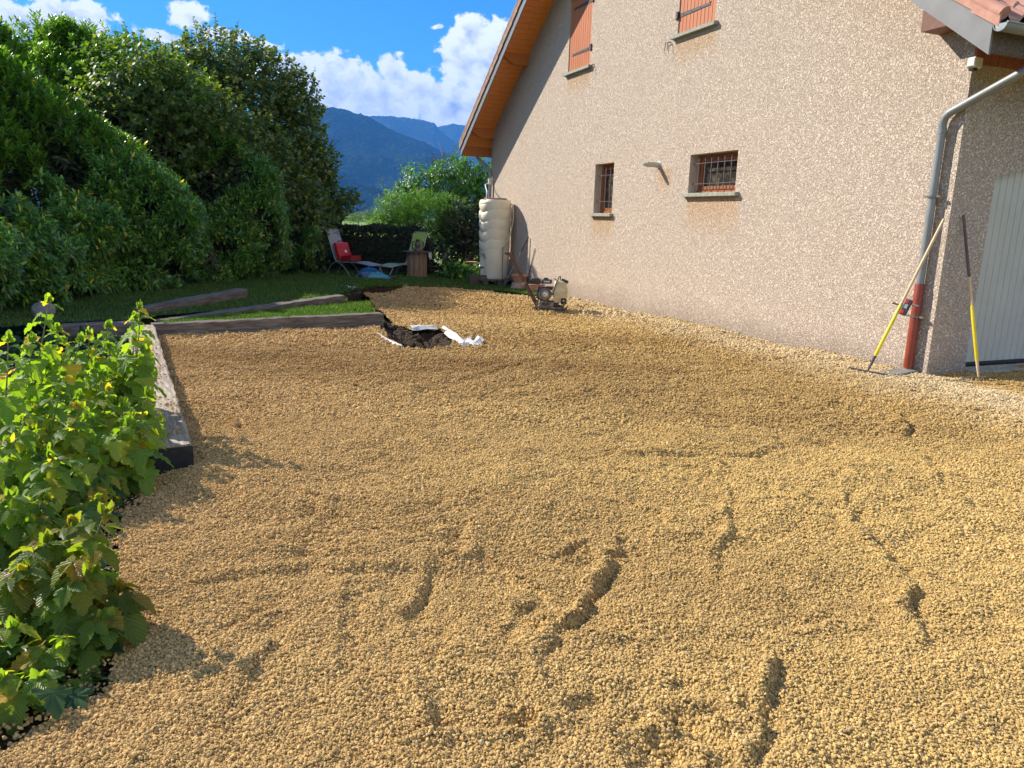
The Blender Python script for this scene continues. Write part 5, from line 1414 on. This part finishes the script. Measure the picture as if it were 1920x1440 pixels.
# ---------------------------------------------------------------- vibrating plate
def compactor():
    c = gl(1032, 582); root = empty('plate_compactor', c, 'petrol plate compactor with cream water tank parked on the gravel', 'plate compactor')
    root.rotation_euler = (0, 0, Rd(-4))
    O = Vector(c)
    def B(cx, cy, cz): return O + Vector((cx, cy, cz))
    m = MB(); xs = [(-.30, .055), (-.25, .015), (-.2, 0), (.24, 0), (.29, .02), (.335, .085)]; V = []; F = []
    for x, z in xs:
        for y in (-.24, .24):
            V += [B(x, y, z), B(x, y, z + .022)]
    for i in range(len(xs) - 1):
        a = 4 * i; b = a + 4
        F += [(a, b, b + 2, a + 2), (a + 1, a + 3, b + 3, b + 1), (a, a + 1, b + 1, b), (a + 2, b + 2, b + 3, a + 3)]
    F += [(0, 2, 3, 1), (20, 21, 23, 22)]; m.add(V, F); m.build('base_plate', M_DUSTYMETAL, root)
    m = MB(); m.box(B(.0, 0, .045), (.46, .34, .05), None, .01); m.bar(B(-.24, -.2, .075), B(.27, -.2, .075), .03, .03, .006); m.bar(B(-.24, .2, .075), B(.27, .2, .075), .03, .03, .006)
    m.bar(B(.25, -.2, .075), B(.25, .2, .075), .03, .03, .006); m.build('chassis', M_DUSTYMETAL, root)
    m = MB(); m.box(B(-.08, -.04, .135), (.29, .30, .115), None, .025, 3); m.tube([B(-.1, -.19, .13), B(-.1, .15, .13)], .05, 14); m.build('exciter_housing', M_DUSTYMETAL, root, True)
    for x in (-.2, .16):
        for y in (-.15, .15):
            m = MB(); m.tube([B(x, y, .06), B(x, y, .10)], .032, 12); m.build('rubber_mount', M_RUBBER, root, True)
    m = MB(); m.box(B(-.14, .0, .335), (.24, .26, .25), None, .03, 2)
    for k in range(6): m.box(B(-.27 + .0 * k, .0, .25 + k * .03), (.05, .22, .010))
    m.tube([B(-.30, -.05, .30), B(-.33, -.05, .27), B(-.33, -.05, .22)], .018, 8)
    m.box(B(-.02, -.03, .44), (.16, .2, .06), None, .015); m.build('engine_block', M_BLACK, root, True)
    MY = Matrix(((1, 0, 0), (0, 0, 1), (0, -1, 0))).transposed()
    st = MB(); st.lathe(B(-.11, -.13, .325), [(.125, 0), (.125, .02), (.118, .035), (.105, .04), (.095, .035), (.092, .02)], 28, MY)
    st.build('starter_cover', M_DUSTYMETAL, root, True)
    m = MB(); m.lathe(B(-.11, -.15, .325), [(.088, 0), (.085, .024), (.06, .03)], 24, MY); m.build('flywheel_grille', M_STEEL, root, True)
    m = MB(); m.lathe(B(-.11, -.175, .325), [(.052, 0), (.050, .014), (.04, .02), (.02, .022)], 20, MY); m.build('hub_cap', M_ALU, root, True)
    m = MB(); m.box(B(-.32, -.02, .56), (.21, .22, .10), None, .02, 2); m.box(B(-.32, -.02, .615), (.16, .18, .02), None, .008); m.build('air_filter', M_BLACK, root, True)
    m = MB(); m.box(B(-.09, -.0, .565), (.20, .24, .075), None, .022, 3); m.build('fuel_tank', M_BLACK, root, True)
    m = MB(); m.box(B(-.09, -.115, .57), (.13, .012, .035), None, .004); m.build('side_decal_plate', M_ALU, root)
    m = MB(); m.lathe(B(-.11, .0, .60), [(.045, 0), (.048, .012), (.046, .03), (.03, .036)], 18); m.build('fuel_cap', M_BLACK, root, True)
    # cream water tank, leaning back, with cap, loop handle and strap
    m = MB(); pr = [(.07, .16), (.02, .42), (.06, .55), (.10, .60), (.22, .585), (.30, .54), (.325, .40), (.32, .28), (.27, .17)]
    for y0, y1, k in ((-.17, .17, 1),):
        V = []; cx = sum(p[0] for p in pr) / len(pr); cz = sum(p[1] for p in pr) / len(pr); n = len(pr)
        for y, s in ((-.18, .86), (-.155, 1.0), (.155, 1.0), (.18, .86)):
            V += [B(cx + (x - cx) * s, y, cz + (z - cz) * s) for x, z in pr]
        F = [(i * n + j, i * n + (j + 1) % n, (i + 1) * n + (j + 1) % n, (i + 1) * n + j) for i in range(3) for j in range(n)] + [tuple(range(n))[::-1], tuple(3 * n + j for j in range(n))]
        m.add(V, F)
    wt = m.build('water_tank', M_CREAMD, root, True, 60)
    m = MB(); m.tube([B(.25, 0, .56), B(.27, 0, .61)], [.075, .070], 18); m.build('tank_cap', M_BLACK, wt, True)
    m = MB(); m.tube(bend([B(.12, -.02, .585), B(.145, -.02, .67), B(.175, -.02, .67), B(.165, -.02, .585)], .02), .010, 8); m.build('tank_handle', M_BLACK, wt, True)
    m = MB(); m.bar(B(.105, -.186, .60), B(.035, -.186, .32), .02, .012); m.bar(B(.12, -.19, .60), B(.05, .186, .61), .02, .012); m.build('strap', M_BLACK, wt)
    m = MB(); m.box(B(.25, -.165, .205), (.10, .06, .12), None, .012); m.build('tank_bracket', M_BLACK, root); m = MB(); m.box(B(.27, .14, .18), (.08, .06, .12), None, .012); m.build('tank_bracket', M_BLACK, root); m = MB(); m.box(B(.11, -.12, .13), (.10, .10, .09), None, .015); m.build('tank_bracket', M_BLACK, root); m = MB(); m.tube([B(.24, -.20, .235), B(.25, -.21, .18), B(.26, -.2, .13)], .011, 8); m.build('drain_hose', M_BLACK, root, True)
    m = MB(); m.tube([B(.252, -.2, .22), B(.252, -.215, .22)], .016, 10); m.build('drain_tap', M_ALU, root, True); m = MB(); m.tube([B(.262, -.2, .16), B(.262, -.212, .16)], .012, 10); m.build('drain_tap', M_ALU, root, True)
    # folding handle: two tubes joined by a cross bar at the top
    m = MB()
    for y in (-.19, .19): m.tube(bend([B(-.27, y, .10), B(-.60, y, .66), B(-.82, y, 1.06), B(-.90, y, 1.09)], .06), .021, 10)
    m.tube([B(-.90, -.19, 1.09), B(-.90, .19, 1.09)], .021, 10); m.build('handle', M_RUST, root, True)
    for y in (-.19, .19): m = MB(); m.box(B(-.27, y, .13), (.05, .03, .10), None, .006); m.build('handle_pivot', M_DUSTYMETAL, root)
    m = MB(); m.tube([B(-.31, -.21, .06), B(-.31, .21, .06)], .02, 10); m.build('axle', M_DUSTYMETAL, root, True); m = MB(); m.box(B(-.52, -.19, .53), (.06, .05, .09), Matrix.Rotation(Rd(30), 3, 'Y'), .01); m.build('handle_stop', M_DUSTYMETAL, root)
    for ch in root.children_recursive:      # part meshes were laid out unrotated about the base point
        pass
compactor()

# ---------------------------------------------------------------- rainwater tank and what stands round it
TC = HP(13.2, .50, 0); TCz = .06
def rain_tank():
    c = Vector((TC.x, TC.y, TCz)); root = empty('rainwater_tank', c, 'tall cream ribbed rainwater tank against the house corner', 'rainwater tank')
    n = 96; zs = np.linspace(0, 2.10, 150); V = []; F = []
    toward = math.atan2(-c.y, -c.x)
    for z in zs:
        for k in range(n):
            a = 2 * PI * k / n; rel = (a - toward + PI) % (2 * PI) - PI      # 0 faces the camera, negative to its left
            base = .375 + .035 * sm_(.0, .8, z) + .012 * sm_(.8, 1.6, z)
            edge = 1.0 if True else 0
            left = 1 - sm_(-.75, -.35, rel) if rel > -2.6 else 1.0
            if rel > 0.9: left = 0
            dip = .085 * math.sin(min(1, max(0, (rel + 1.5) / 1.15)) * PI) if -1.5 < rel < -.35 else 0.0
            q = (z - .80 + dip * (1 if z < 2.0 else .3)) / .262
            r = base
            if z > .80 - dip:
                f = q - math.floor(q)
                amp = .012 + .034 * left
                r += amp * (math.sin(PI * min(1, f * 1.02)) ** .55 - .55)
            if z > 2.03: r -= .5 * (z - 2.03) ** 1.2
            if z < .05: r -= .02 * (1 - z / .05)
            # tap recess low on the left
            if z < .72 and -1.25 < rel < -.62:
                u = (rel + .935) / .315; r -= .11 * max(0, 1 - abs(u) ** 4) * (1 - sm_(.50, .72, z + .08 * u * u))
            V.append(c + Vector((r * math.cos(a), r * math.sin(a), z)))
    nz = len(zs)
    for i in range(nz - 1):
        for k in range(n): F.append((i * n + k, i * n + (k + 1) % n, (i + 1) * n + (k + 1) % n, (i + 1) * n + k))
    F += [tuple(range(n))[::-1], tuple((nz - 1) * n + k for k in range(n))]
    m = MB(); m.add(V, F); m.build('tank_body', M_CREAM, root, True, 60)
    m = MB(); m.lathe(c + Z * 2.095, [(.30, 0), (.315, .012), (.315, .035), (.29, .05)], 32); m.build('lid', pbr('brown_lid', (.22, .10, .07), (.28, .14, .10), 6, .6), root, True)
    m = MB(); p = c + W * 0; e = c + Vector((math.cos(toward - 1.0), math.sin(toward - 1.0), 0)) * .34
    m.tube([e + Z * .30, e + Z * .30 + (e - c).normalized() * .10, e + Z * .24 + (e - c).normalized() * .11], [.022, .018, .016], 8); m.build('tap', M_BLACK, root, True)
    # hoses: pale one looping from the diverter to the lid, beige one hanging down the side with a dark cord
    rt = Vector((math.cos(toward + 1.25), math.sin(toward + 1.25), 0)); fr = Vector((math.cos(toward + .55), math.sin(toward + .55), 0))
    m = MB(); dv = HP(sF + .03, oF + .06, 2.66); m.tube(bend([dv, dv + N * .12 - W * .10 - Z * .05, c + Vector((math.cos(toward - .9), math.sin(toward - .9), 0)) * .30 + Z * 2.30, c + Vector((math.cos(toward - .9), math.sin(toward - .9), 0)) * .31 + Z * 2.10], .1), .016, 8); m.build('filler_hose', M_WHITE, root, True)
    m = MB(); m.tube(bend([c + rt * .36 + Z * 2.02, c + rt * .50 + Z * 1.98, c + rt * .52 + Z * 1.55, c + (rt * .7 + fr * .45).normalized() * .48 + Z * 1.15, c + fr * .44 + Z * .86], .12), .018, 8); m.build('garden_hose', M_CREAMD, root, True)
    m = MB(); m.tube([c + fr * .445 + Z * .86, c + fr * .425 + Z * .4, c + fr * .47 + Z * .0, c + fr * .60 - Z * .17], .008, 6); m.build('cord', M_IRON, root, True)
rain_tank()
def base_blocks():
    c = Vector((TC.x, TC.y, 0)); root = empty('pallet', (c.x, c.y, -.13), 'stained wooden pallet carrying the rainwater tank', 'pallet')
    ax = N; ay = W; M = Matrix((ay, ax, Z)).transposed()
    m = MB()
    for k in range(5): m.box(c + ax * (-.42 + .21 * k) + Z * .036, (1.05, .17, .03), M, .004)
    m.build('top_boards', M_DARKWOOD, root)
    m = MB()
    for j in (-.46, 0, .46):
        for k in (-.42, 0, .42): m.box(c + ay * j + ax * k - Z * .05, (.12, .14, .14), M, .006)
    m.build('blocks', M_DARKWOOD, root)
    m = MB()
    for j in (-.42, 0, .42): m.box(c + ax * j - Z * .125, (1.05, .12, .022), M, .004)
    m.build('bottom_boards', M_DARKWOOD, root)
base_blocks()
def grz(px, py): p = gl(px, py, zlawn); return p
# wooden box in front of the pallet, white canister lying beside it
p = grz(895, 534); m = MB()
M = Matrix.Rotation(Rd(12), 3, 'Z')
for k in range(3): m.box(p + Vector((.05, -.02, .06 + k * .085)), (.52, .022, .075), M, .004)
for s in (-1, 1):
    for k in range(3): m.box(p + M @ Vector((s * .25 + .05, .16, .06 + k * .085)), (.022, .34, .075), M, .004)
m.box(p + Vector((.05, .15, .03)), (.50, .32, .02), M)
tag(m.build('wooden_crate', M_DARKWOOD), 'dark slatted wooden crate in front of the tank pallet', 'crate')
p = grz(934, 534); root = empty('jerrycan', p, 'white plastic canister tipped over in front of the tank pallet', 'canister')
M = Matrix.Rotation(Rd(-12), 3, 'Y') @ Matrix.Rotation(Rd(-15), 3, 'Z')
m = MB(); m.box(p + Z * .155, (.24, .15, .27), M, .035, 3); m.build('body', M_WHITE, root, True)
m = MB(); m.tube([p + Vector((-.13, -.06, .12)), p + Vector((-.19, -.08, .10))], .035, 12); m.build('cap', M_WHITE, root, True)
m = MB(); m.tube(bend([p + M @ Vector((-.07, 0, .27)), p + M @ Vector((-.05, 0, .335)), p + M @ Vector((.06, 0, .335)), p + M @ Vector((.08, 0, .27))], .03), .014, 8); m.build('grip', M_WHITE, root, True)
# stacked pots
p = grz(972, 541); root = empty('plant_pot', p, 'pale upturned clay pot under the terracotta planter', 'plant pot')
m = MB(); m.lathe(p, [(.21, 0), (.215, .03), (.19, .045), (.17, .15), (.16, .155)], 28); m.build('body', M_TERRAP, root, True)
pp = Vector(p) + Vector((.02, 0, .157)); root = empty('plant_pot', pp, 'round terracotta planter standing on the pale pot by the wall', 'plant pot')
m = MB(); m.lathe(pp, [(.15, 0), (.19, .15), (.20, .155), (.225, .16), (.23, .20), (.215, .205), (.20, .2), (.19, .17), (.0, .16)], 30); m.build('body', M_TERRA, root, True)
p = grz(1003, 546); root = empty('plant_pot', p, 'low brown clay trough half hidden behind the compactor handle', 'plant pot')
m = MB(); m.box(p + Z * .08, (.34, .2, .17), Matrix.Rotation(Rd(20), 3, 'Z'), .02, 2); m.box(p + Z * .165, (.37, .23, .03), Matrix.Rotation(Rd(20), 3, 'Z'), .01); m.build('body', M_TERRA, root, True)
p = rp(885, 491, 22.3); root = empty('plant_pot', (p.x, p.y, float(zlawn(p.x, p.y))), 'small red saucer topped bird table stem left of the rainwater tank', 'bird bath')
m = MB(); z0 = float(zlawn(p.x, p.y)); m.lathe(Vector((p.x, p.y, 0)), [(.05, z0), (.03, z0 + .1), (.028, p.z - .06)], 14); m.build('stem', M_DARKWOOD, root, True)
m = MB(); m.lathe(Vector((p.x, p.y, p.z - .06)), [(.06, 0), (.15, .03), (.17, .07), (.155, .072), (.05, .03)], 22); m.build('bowl', M_TERRA, root, True)
root.name = 'bird_bath'
# spade leaning on the wall behind the tank
f = grz(944, 537); a = HP(11.95, .04, 1.23); root = empty('spade', f, 'long handled spade with black grip leaning on the wall by the tank', 'spade')
f = Vector(f); d = a - f
m = MB(); m.tube([f + d * .20, f + d * .72], [.018, .016], 10); m.build('shaft', M_TUBEG, root, True)
m = MB(); m.tube([f + d * .70, f + d * .98, a], [.019, .02, .016], 10); m.build('grip', M_BLACK, root, True)
m = MB(); dn = d.normalized(); x = dn.cross(N).normalized(); m.prism([f + dn * .24 - x * .08, f + dn * .24 + x * .08, f + dn * .05 + x * .075, f - dn * .0, f + dn * .05 - x * .075], N * .006); m.build('blade', M_STEEL, root)
f2 = grz(985, 539); f2 = Vector(f2); a2 = HP(11.55, .02, .95); m = MB(); m.tube([f2, a2], [.010, .009], 8)
tag(m.build('garden_stake', M_DARKHANDLE, None, True), 'thin stake propped on the wall behind the planter', 'stake')

# ---------------------------------------------------------------- loungers, table and what lies on them
def lounger(label, head, foot, w, fab, fabseat, back_up, seat_z=.36):
    head = Vector((*head, 0)); foot = Vector((*foot, 0)); zg = float(zlawn(head.x, head.y)); head.z = foot.z = 0
    u = (foot - head).normalized(); v = Vector((-u.y, u.x, 0)); L = (foot - head).length
    org = Vector((head.x, head.y, zg)); root = empty('sun_lounger', org, label, 'sun lounger')
    def Q(a, b, z): return org + u * a + v * b + Z * z
    hip = .34 * L; lean = .34
    top = (hip - lean * back_up, seat_z + back_up)
    def panel(name, pts, mat, rnd=.0):
        m = MB(); th = .012; V = []
        nrow = len(pts)
        for a, z, ww in pts: V += [Q(a, -ww / 2, z), Q(a, ww / 2, z)]
        n0 = len(V); V2 = [p + Z * th for p in V]; F = []
        for i in range(nrow - 1): a = 2 * i; F += [(a, a + 1, a + 3, a + 2), (n0 + a, n0 + a + 2, n0 + a + 3, n0 + a + 1), (a, a + 2, n0 + a + 2, n0 + a), (a + 1, n0 + a + 1, n0 + a + 3, a + 3)]
        F += [(0, n0, n0 + 1, 1), (n0 - 2, n0 - 1, 2 * n0 - 1, 2 * n0 - 2)]
        m.add(V + V2, F); return m.build(name, mat, root, True, 50)
    bk = [(hip + .02, seat_z + .0, w - .05)] + [(hip + (top[0] - hip) * t, seat_z + (top[1] - seat_z) * t, (w - .05) * (1 if t < .93 else (.94 if t < .97 else .78))) for t in (.15, .4, .7, .9, .94, .97, 1.0)]
    panel('backrest', bk, fab)
    panel('seat', [(hip + .02, seat_z, w - .05), (hip + .25 * (L - hip), seat_z - .02, w - .05), (hip + .6 * (L - hip), seat_z + .01, w - .05), (L, seat_z - .06, w - .06)], fabseat)
    m = MB()
    for b in (-w / 2, w / 2):
        m.tube(bend([Q(top[0], b, top[1]), Q(hip, b, seat_z), Q(hip + .6 * (L - hip), b, seat_z + .01), Q(L, b, seat_z - .06)], .08), .013, 8)
    m.tube(bend([Q(top[0] + .02, -w / 2, top[1] - .06), Q(top[0], -w / 2, top[1]), Q(top[0], w / 2, top[1]), Q(top[0] + .02, w / 2, top[1] - .06)], .06), .013, 8)
    m.tube([Q(L, -w / 2, seat_z - .06), Q(L, w / 2, seat_z - .06)], .013, 8); m.build('frame', M_TUBEG, root, True)
    for a0, a1 in ((hip - .02, hip - .32), (hip + .02, hip + .42)):
        m = MB(); m.tube(bend([Q(a1, -w / 2 + .02, 0.01), Q((a0 + a1) / 2, -w / 2 + .02, seat_z * .75), Q(a0, -w / 2 + .02, seat_z), Q(a0, w / 2 - .02, seat_z), Q((a0 + a1) / 2, w / 2 - .02, seat_z * .75), Q(a1, w / 2 - .02, 0.01)], .08), .011, 8); m.build('leg', M_TUBEG, root, True)
    m = MB(); m.tube(bend([Q(L + .06, -w / 2 + .02, .01), Q(L - .12, -w / 2 + .02, seat_z - .05), Q(L - .12, w / 2 - .02, seat_z - .05), Q(L + .06, w / 2 - .02, .01)], .08), .011, 8); m.build('leg', M_TUBEG, root, True)
    return root, Q, hip, L, top
gr_, Qg, hipg, Lg, topg = lounger('grey sun lounger with raised back standing on the shaded lawn', (-5.30, 20.95), (-3.72, 20.35), .56, M_FABG, M_FABG, .86)
ln_, Ql, hipl, Ll, topl = lounger('lime green sun lounger facing the grey one behind the plank drum', (-2.60, 22.0), (-3.66, 21.05), .66, M_FABL, M_FABP, .90)
# open red tool case on the grey lounger
def tool_case():
    o = Qg(hipg + .30, 0, .375); root = empty('tool_case', o, 'open red plastic tool case lying on the grey lounger', 'tool case')
    v = (Qg(0, 1, 0) - Qg(0, 0, 0)); u = (Qg(1, 0, 0) - Qg(0, 0, 0)); b = Vector(Qg(topg[0], 0, topg[1])) - Vector(Qg(hipg, 0, .36)); b.normalize(); nrm = b.cross(v).normalized()
    if nrm.dot(Vector((0, -1, .3))) < 0: nrm = -nrm
    c = Vector(Qg(hipg, 0, .39)) + b * .24 + nrm * .085 + u * .05
    M = Matrix((v, b, nrm)).transposed()
    m = MB(); m.box(c, (.60, .47, .10), M, .03, 2); m.box(c + nrm * .055, (.40, .30, .02), M, .01); m.box(c + nrm * .05 + b * .17, (.22, .06, .03), M, .01); m.build('lid', M_RED, root, True)
    m = MB(); m.box(c + nrm * .068 + v * .02 - b * .03, (.10, .07, .004), M); m.build('label_patch', M_WHITE, root)
    m = MB(); m.tube(bend([c + b * .22 - v * .1, c + b * .28 - v * .1, c + b * .28 + v * .1, c + b * .22 + v * .1], .03), .014, 8); m.build('carry_handle', M_REDD, root, True)
    d = Vector(Qg(hipg + .30, 0, .385)); M2 = Matrix((v, u, Z)).transposed(); m = MB()
    m.box(d + Z * .015, (.50, .34, .02), M2, .004)
    for s in (-1, 1): m.box(d + v * s * .245 + Z * .08, (.015, .34, .13), M2, .004); m.box(d + u * s * .165 + Z * .08, (.50, .015, .13), M2, .004)
    m.build('tray', M_REDD, root)
tool_case()
# plank sided cable drum used as a table
def drum_table():
    p = Vector((-2.78, 21.35, float(zlawn(-2.78, 21.3)))); root = empty('plank_table', p, 'drum shaped table of upright planks with thin dark top', 'table')
    m = MB(); n = 13; r = .265
    for k in range(n):
        a = 2 * PI * k / n; c = p + Vector((r * math.cos(a), r * math.sin(a), .35)); m.box(c, (.028, 2 * r * math.tan(PI / n) * .94, .68), Matrix.Rotation(a, 3, 'Z'), .005)
    m.build('plank_side', M_DRUM, root)
    m = MB(); m.lathe(p + Z * .69, [(.42, 0), (.425, .01), (.42, .022)], 32); m.lathe(p + Z * .005, [(.33, 0), (.33, .02)], 24); m.build('table_top', M_DARKWOOD, root, True)
    m = MB()
    for k, L in enumerate((.14, .20, .17)): m.tube([p + Vector((.36 + .03 * k, -.2, .70)), p + Vector((.37 + .03 * k, -.22, .70 - L))], [.012, .014], 6)
    m.build('hanging_cloth', M_FLEECE, root, True)
    t = Vector(p) + Vector((.03, -.05, .714)); root = empty('rotary_laser', t, 'black rotating laser level with side handles on the plank table', 'laser level')
    m = MB(); m.lathe(t, [(.10, 0), (.115, .02), (.11, .06), (.075, .09), (.085, .15), (.095, .20), (.07, .25), (.05, .27)], 20); m.build('body', pbr('dark_bronze', (.07, .05, .04), (.13, .10, .085), 12, .4), root, True)
    for s in (-1, 1):
        m = MB(); m.tube(bend([t + Vector((s * .08, 0, .05)), t + Vector((s * .15, 0, .05)), t + Vector((s * .155, 0, .26)), t + Vector((s * .08, 0, .27))], .04), .016, 8); m.build('side_handle', M_BLACK, root, True)
    m = MB(); m.lathe(t + Z * .27, [(.06, 0), (.06, .05), (.05, .06)], 16); m.build('prism_head', M_BLACK, root, True)
drum_table()
# blue domed machine lying on the grass
def mower():
    p = gl(700, 521, zlawn); root = empty('garden_machine', p, 'blue and teal domed plastic garden machine lying on the lawn', 'garden machine')
    m = MB(); nseg = 14; V = []; F = []
    prof = [(-.42, .03), (-.40, .13), (-.30, .22), (-.16, .26), (0, .25), (.10, .22), (.14, .05)]
    def dome(pr, hw, y0, mat, nm):
        m = MB(); V = []; F = []; n = 10
        for x, h in pr:
            for k in range(n + 1):
                a = PI * k / n; V.append(p + Vector((x, y0 - hw * math.cos(a), .01 + h * math.sin(a) ** .75)))
        q = n + 1
        for i in range(len(pr) - 1):
            for k in range(n): F.append((i * q + k, i * q + k + 1, (i + 1) * q + k + 1, (i + 1) * q + k))
        F += [tuple(range(q)), tuple((len(pr) - 1) * q + k for k in range(q))[::-1]]
        m.add(V, F); m.build(nm, mat, root, True, 50)
    dome(prof, .22, 0, M_BLUE, 'hood')
    dome([(-.08, .10), (0, .185), (.14, .165), (.30, .10), (.46, .035), (.50, .01)], .20, -.06, M_TEAL, 'deck')
    m = MB(); m.box(p + Vector((.52, -.05, .04)), (.22, .24, .07), None, .025, 2); m.build('guard', M_BLACK, root, True)
    for s in (-1, 1):
        m = MB(); m.tube([p + Vector((-.30, s * .21, .06)), p + Vector((-.30, s * .24, .06))], .06, 16); m.build('wheel', M_RUBBER, root, True)
mower()
# round grey boulder at the back of the bed
def boulder():
    p = gp(62, 612, .12); bm = bmesh.new(); bmesh.ops.create_icosphere(bm, subdivisions=4, radius=1)
    for v in bm.verts:
        k = 1 + .12 * mnoise.noise(v.co * 1.6); v.co = Vector((v.co.x * .15 * k, v.co.y * .13 * k, v.co.z * .13 * k))
    m = MB(); m.bm(bm, Matrix.Translation((p.x - .15, p.y + .5, .26))); bm.free()
    tag(m.build('boulder', pbr('boulder_stone', (.20, .185, .165), (.28, .26, .235), 14, .9, bump=.4), None, True), 'round grey boulder behind the tops of the left plants', 'boulder')
boulder()
# small white flowered weed at the end of the middle sleeper
def weed():
    p = gl(655, 556, zlawn); root = empty('weed', p, 'small pale flowered weed at the far end of the cracked sleeper', 'plant')
    n = 60; P = np.array(p) + np.stack([rng.normal(0, .14, n), rng.normal(0, .08, n), rng.uniform(.02, .2, n)], 1); D = rng.normal(0, 1, (n, 3)); D[:, 2] = abs(D[:, 2])
    leaf_obj('leaves', COVERL, [leaves_arrays(T_ROUND, P, D, np.tile([0, 0, 1.], (n, 1)) + 1e-3, rng.uniform(.04, .08, n))], root)
    n = 40; P = np.array(p) + np.stack([rng.normal(0.03, .09, n), rng.normal(0, .05, n), rng.uniform(.14, .22, n)], 1); D = rng.normal(0, 1, (n, 3))
    leaf_obj('flowers', M_FLEECE, [leaves_arrays(T_ROUND, P, D, np.tile([0, 0, 1.], (n, 1)) + 1e-3, rng.uniform(.015, .03, n))], root)
weed()

# ---------------------------------------------------------------- the air between here and the mountains
def haze():
    m = bpy.data.materials.new('valley_air'); m.use_nodes = True; T = NT(m.node_tree); T.n.clear()
    out = T.new('ShaderNodeOutputMaterial'); v = T.new('ShaderNodeVolumePrincipled')
    v.inputs['Color'].default_value = (.10, .38, 1.0, 1); v.inputs['Density'].default_value = 1.15e-4; v.inputs['Anisotropy'].default_value = 0.0
    T.l.new(v.outputs[0], out.inputs['Volume'])
    b = MB(); b.box((0, 5500, 540), (26000, 19000, 1120)); o = b.build('haze', m); o['kind'] = 'stuff'; o['label'] = 'bluish valley air in front of the mountains'; o['category'] = 'haze'
haze()
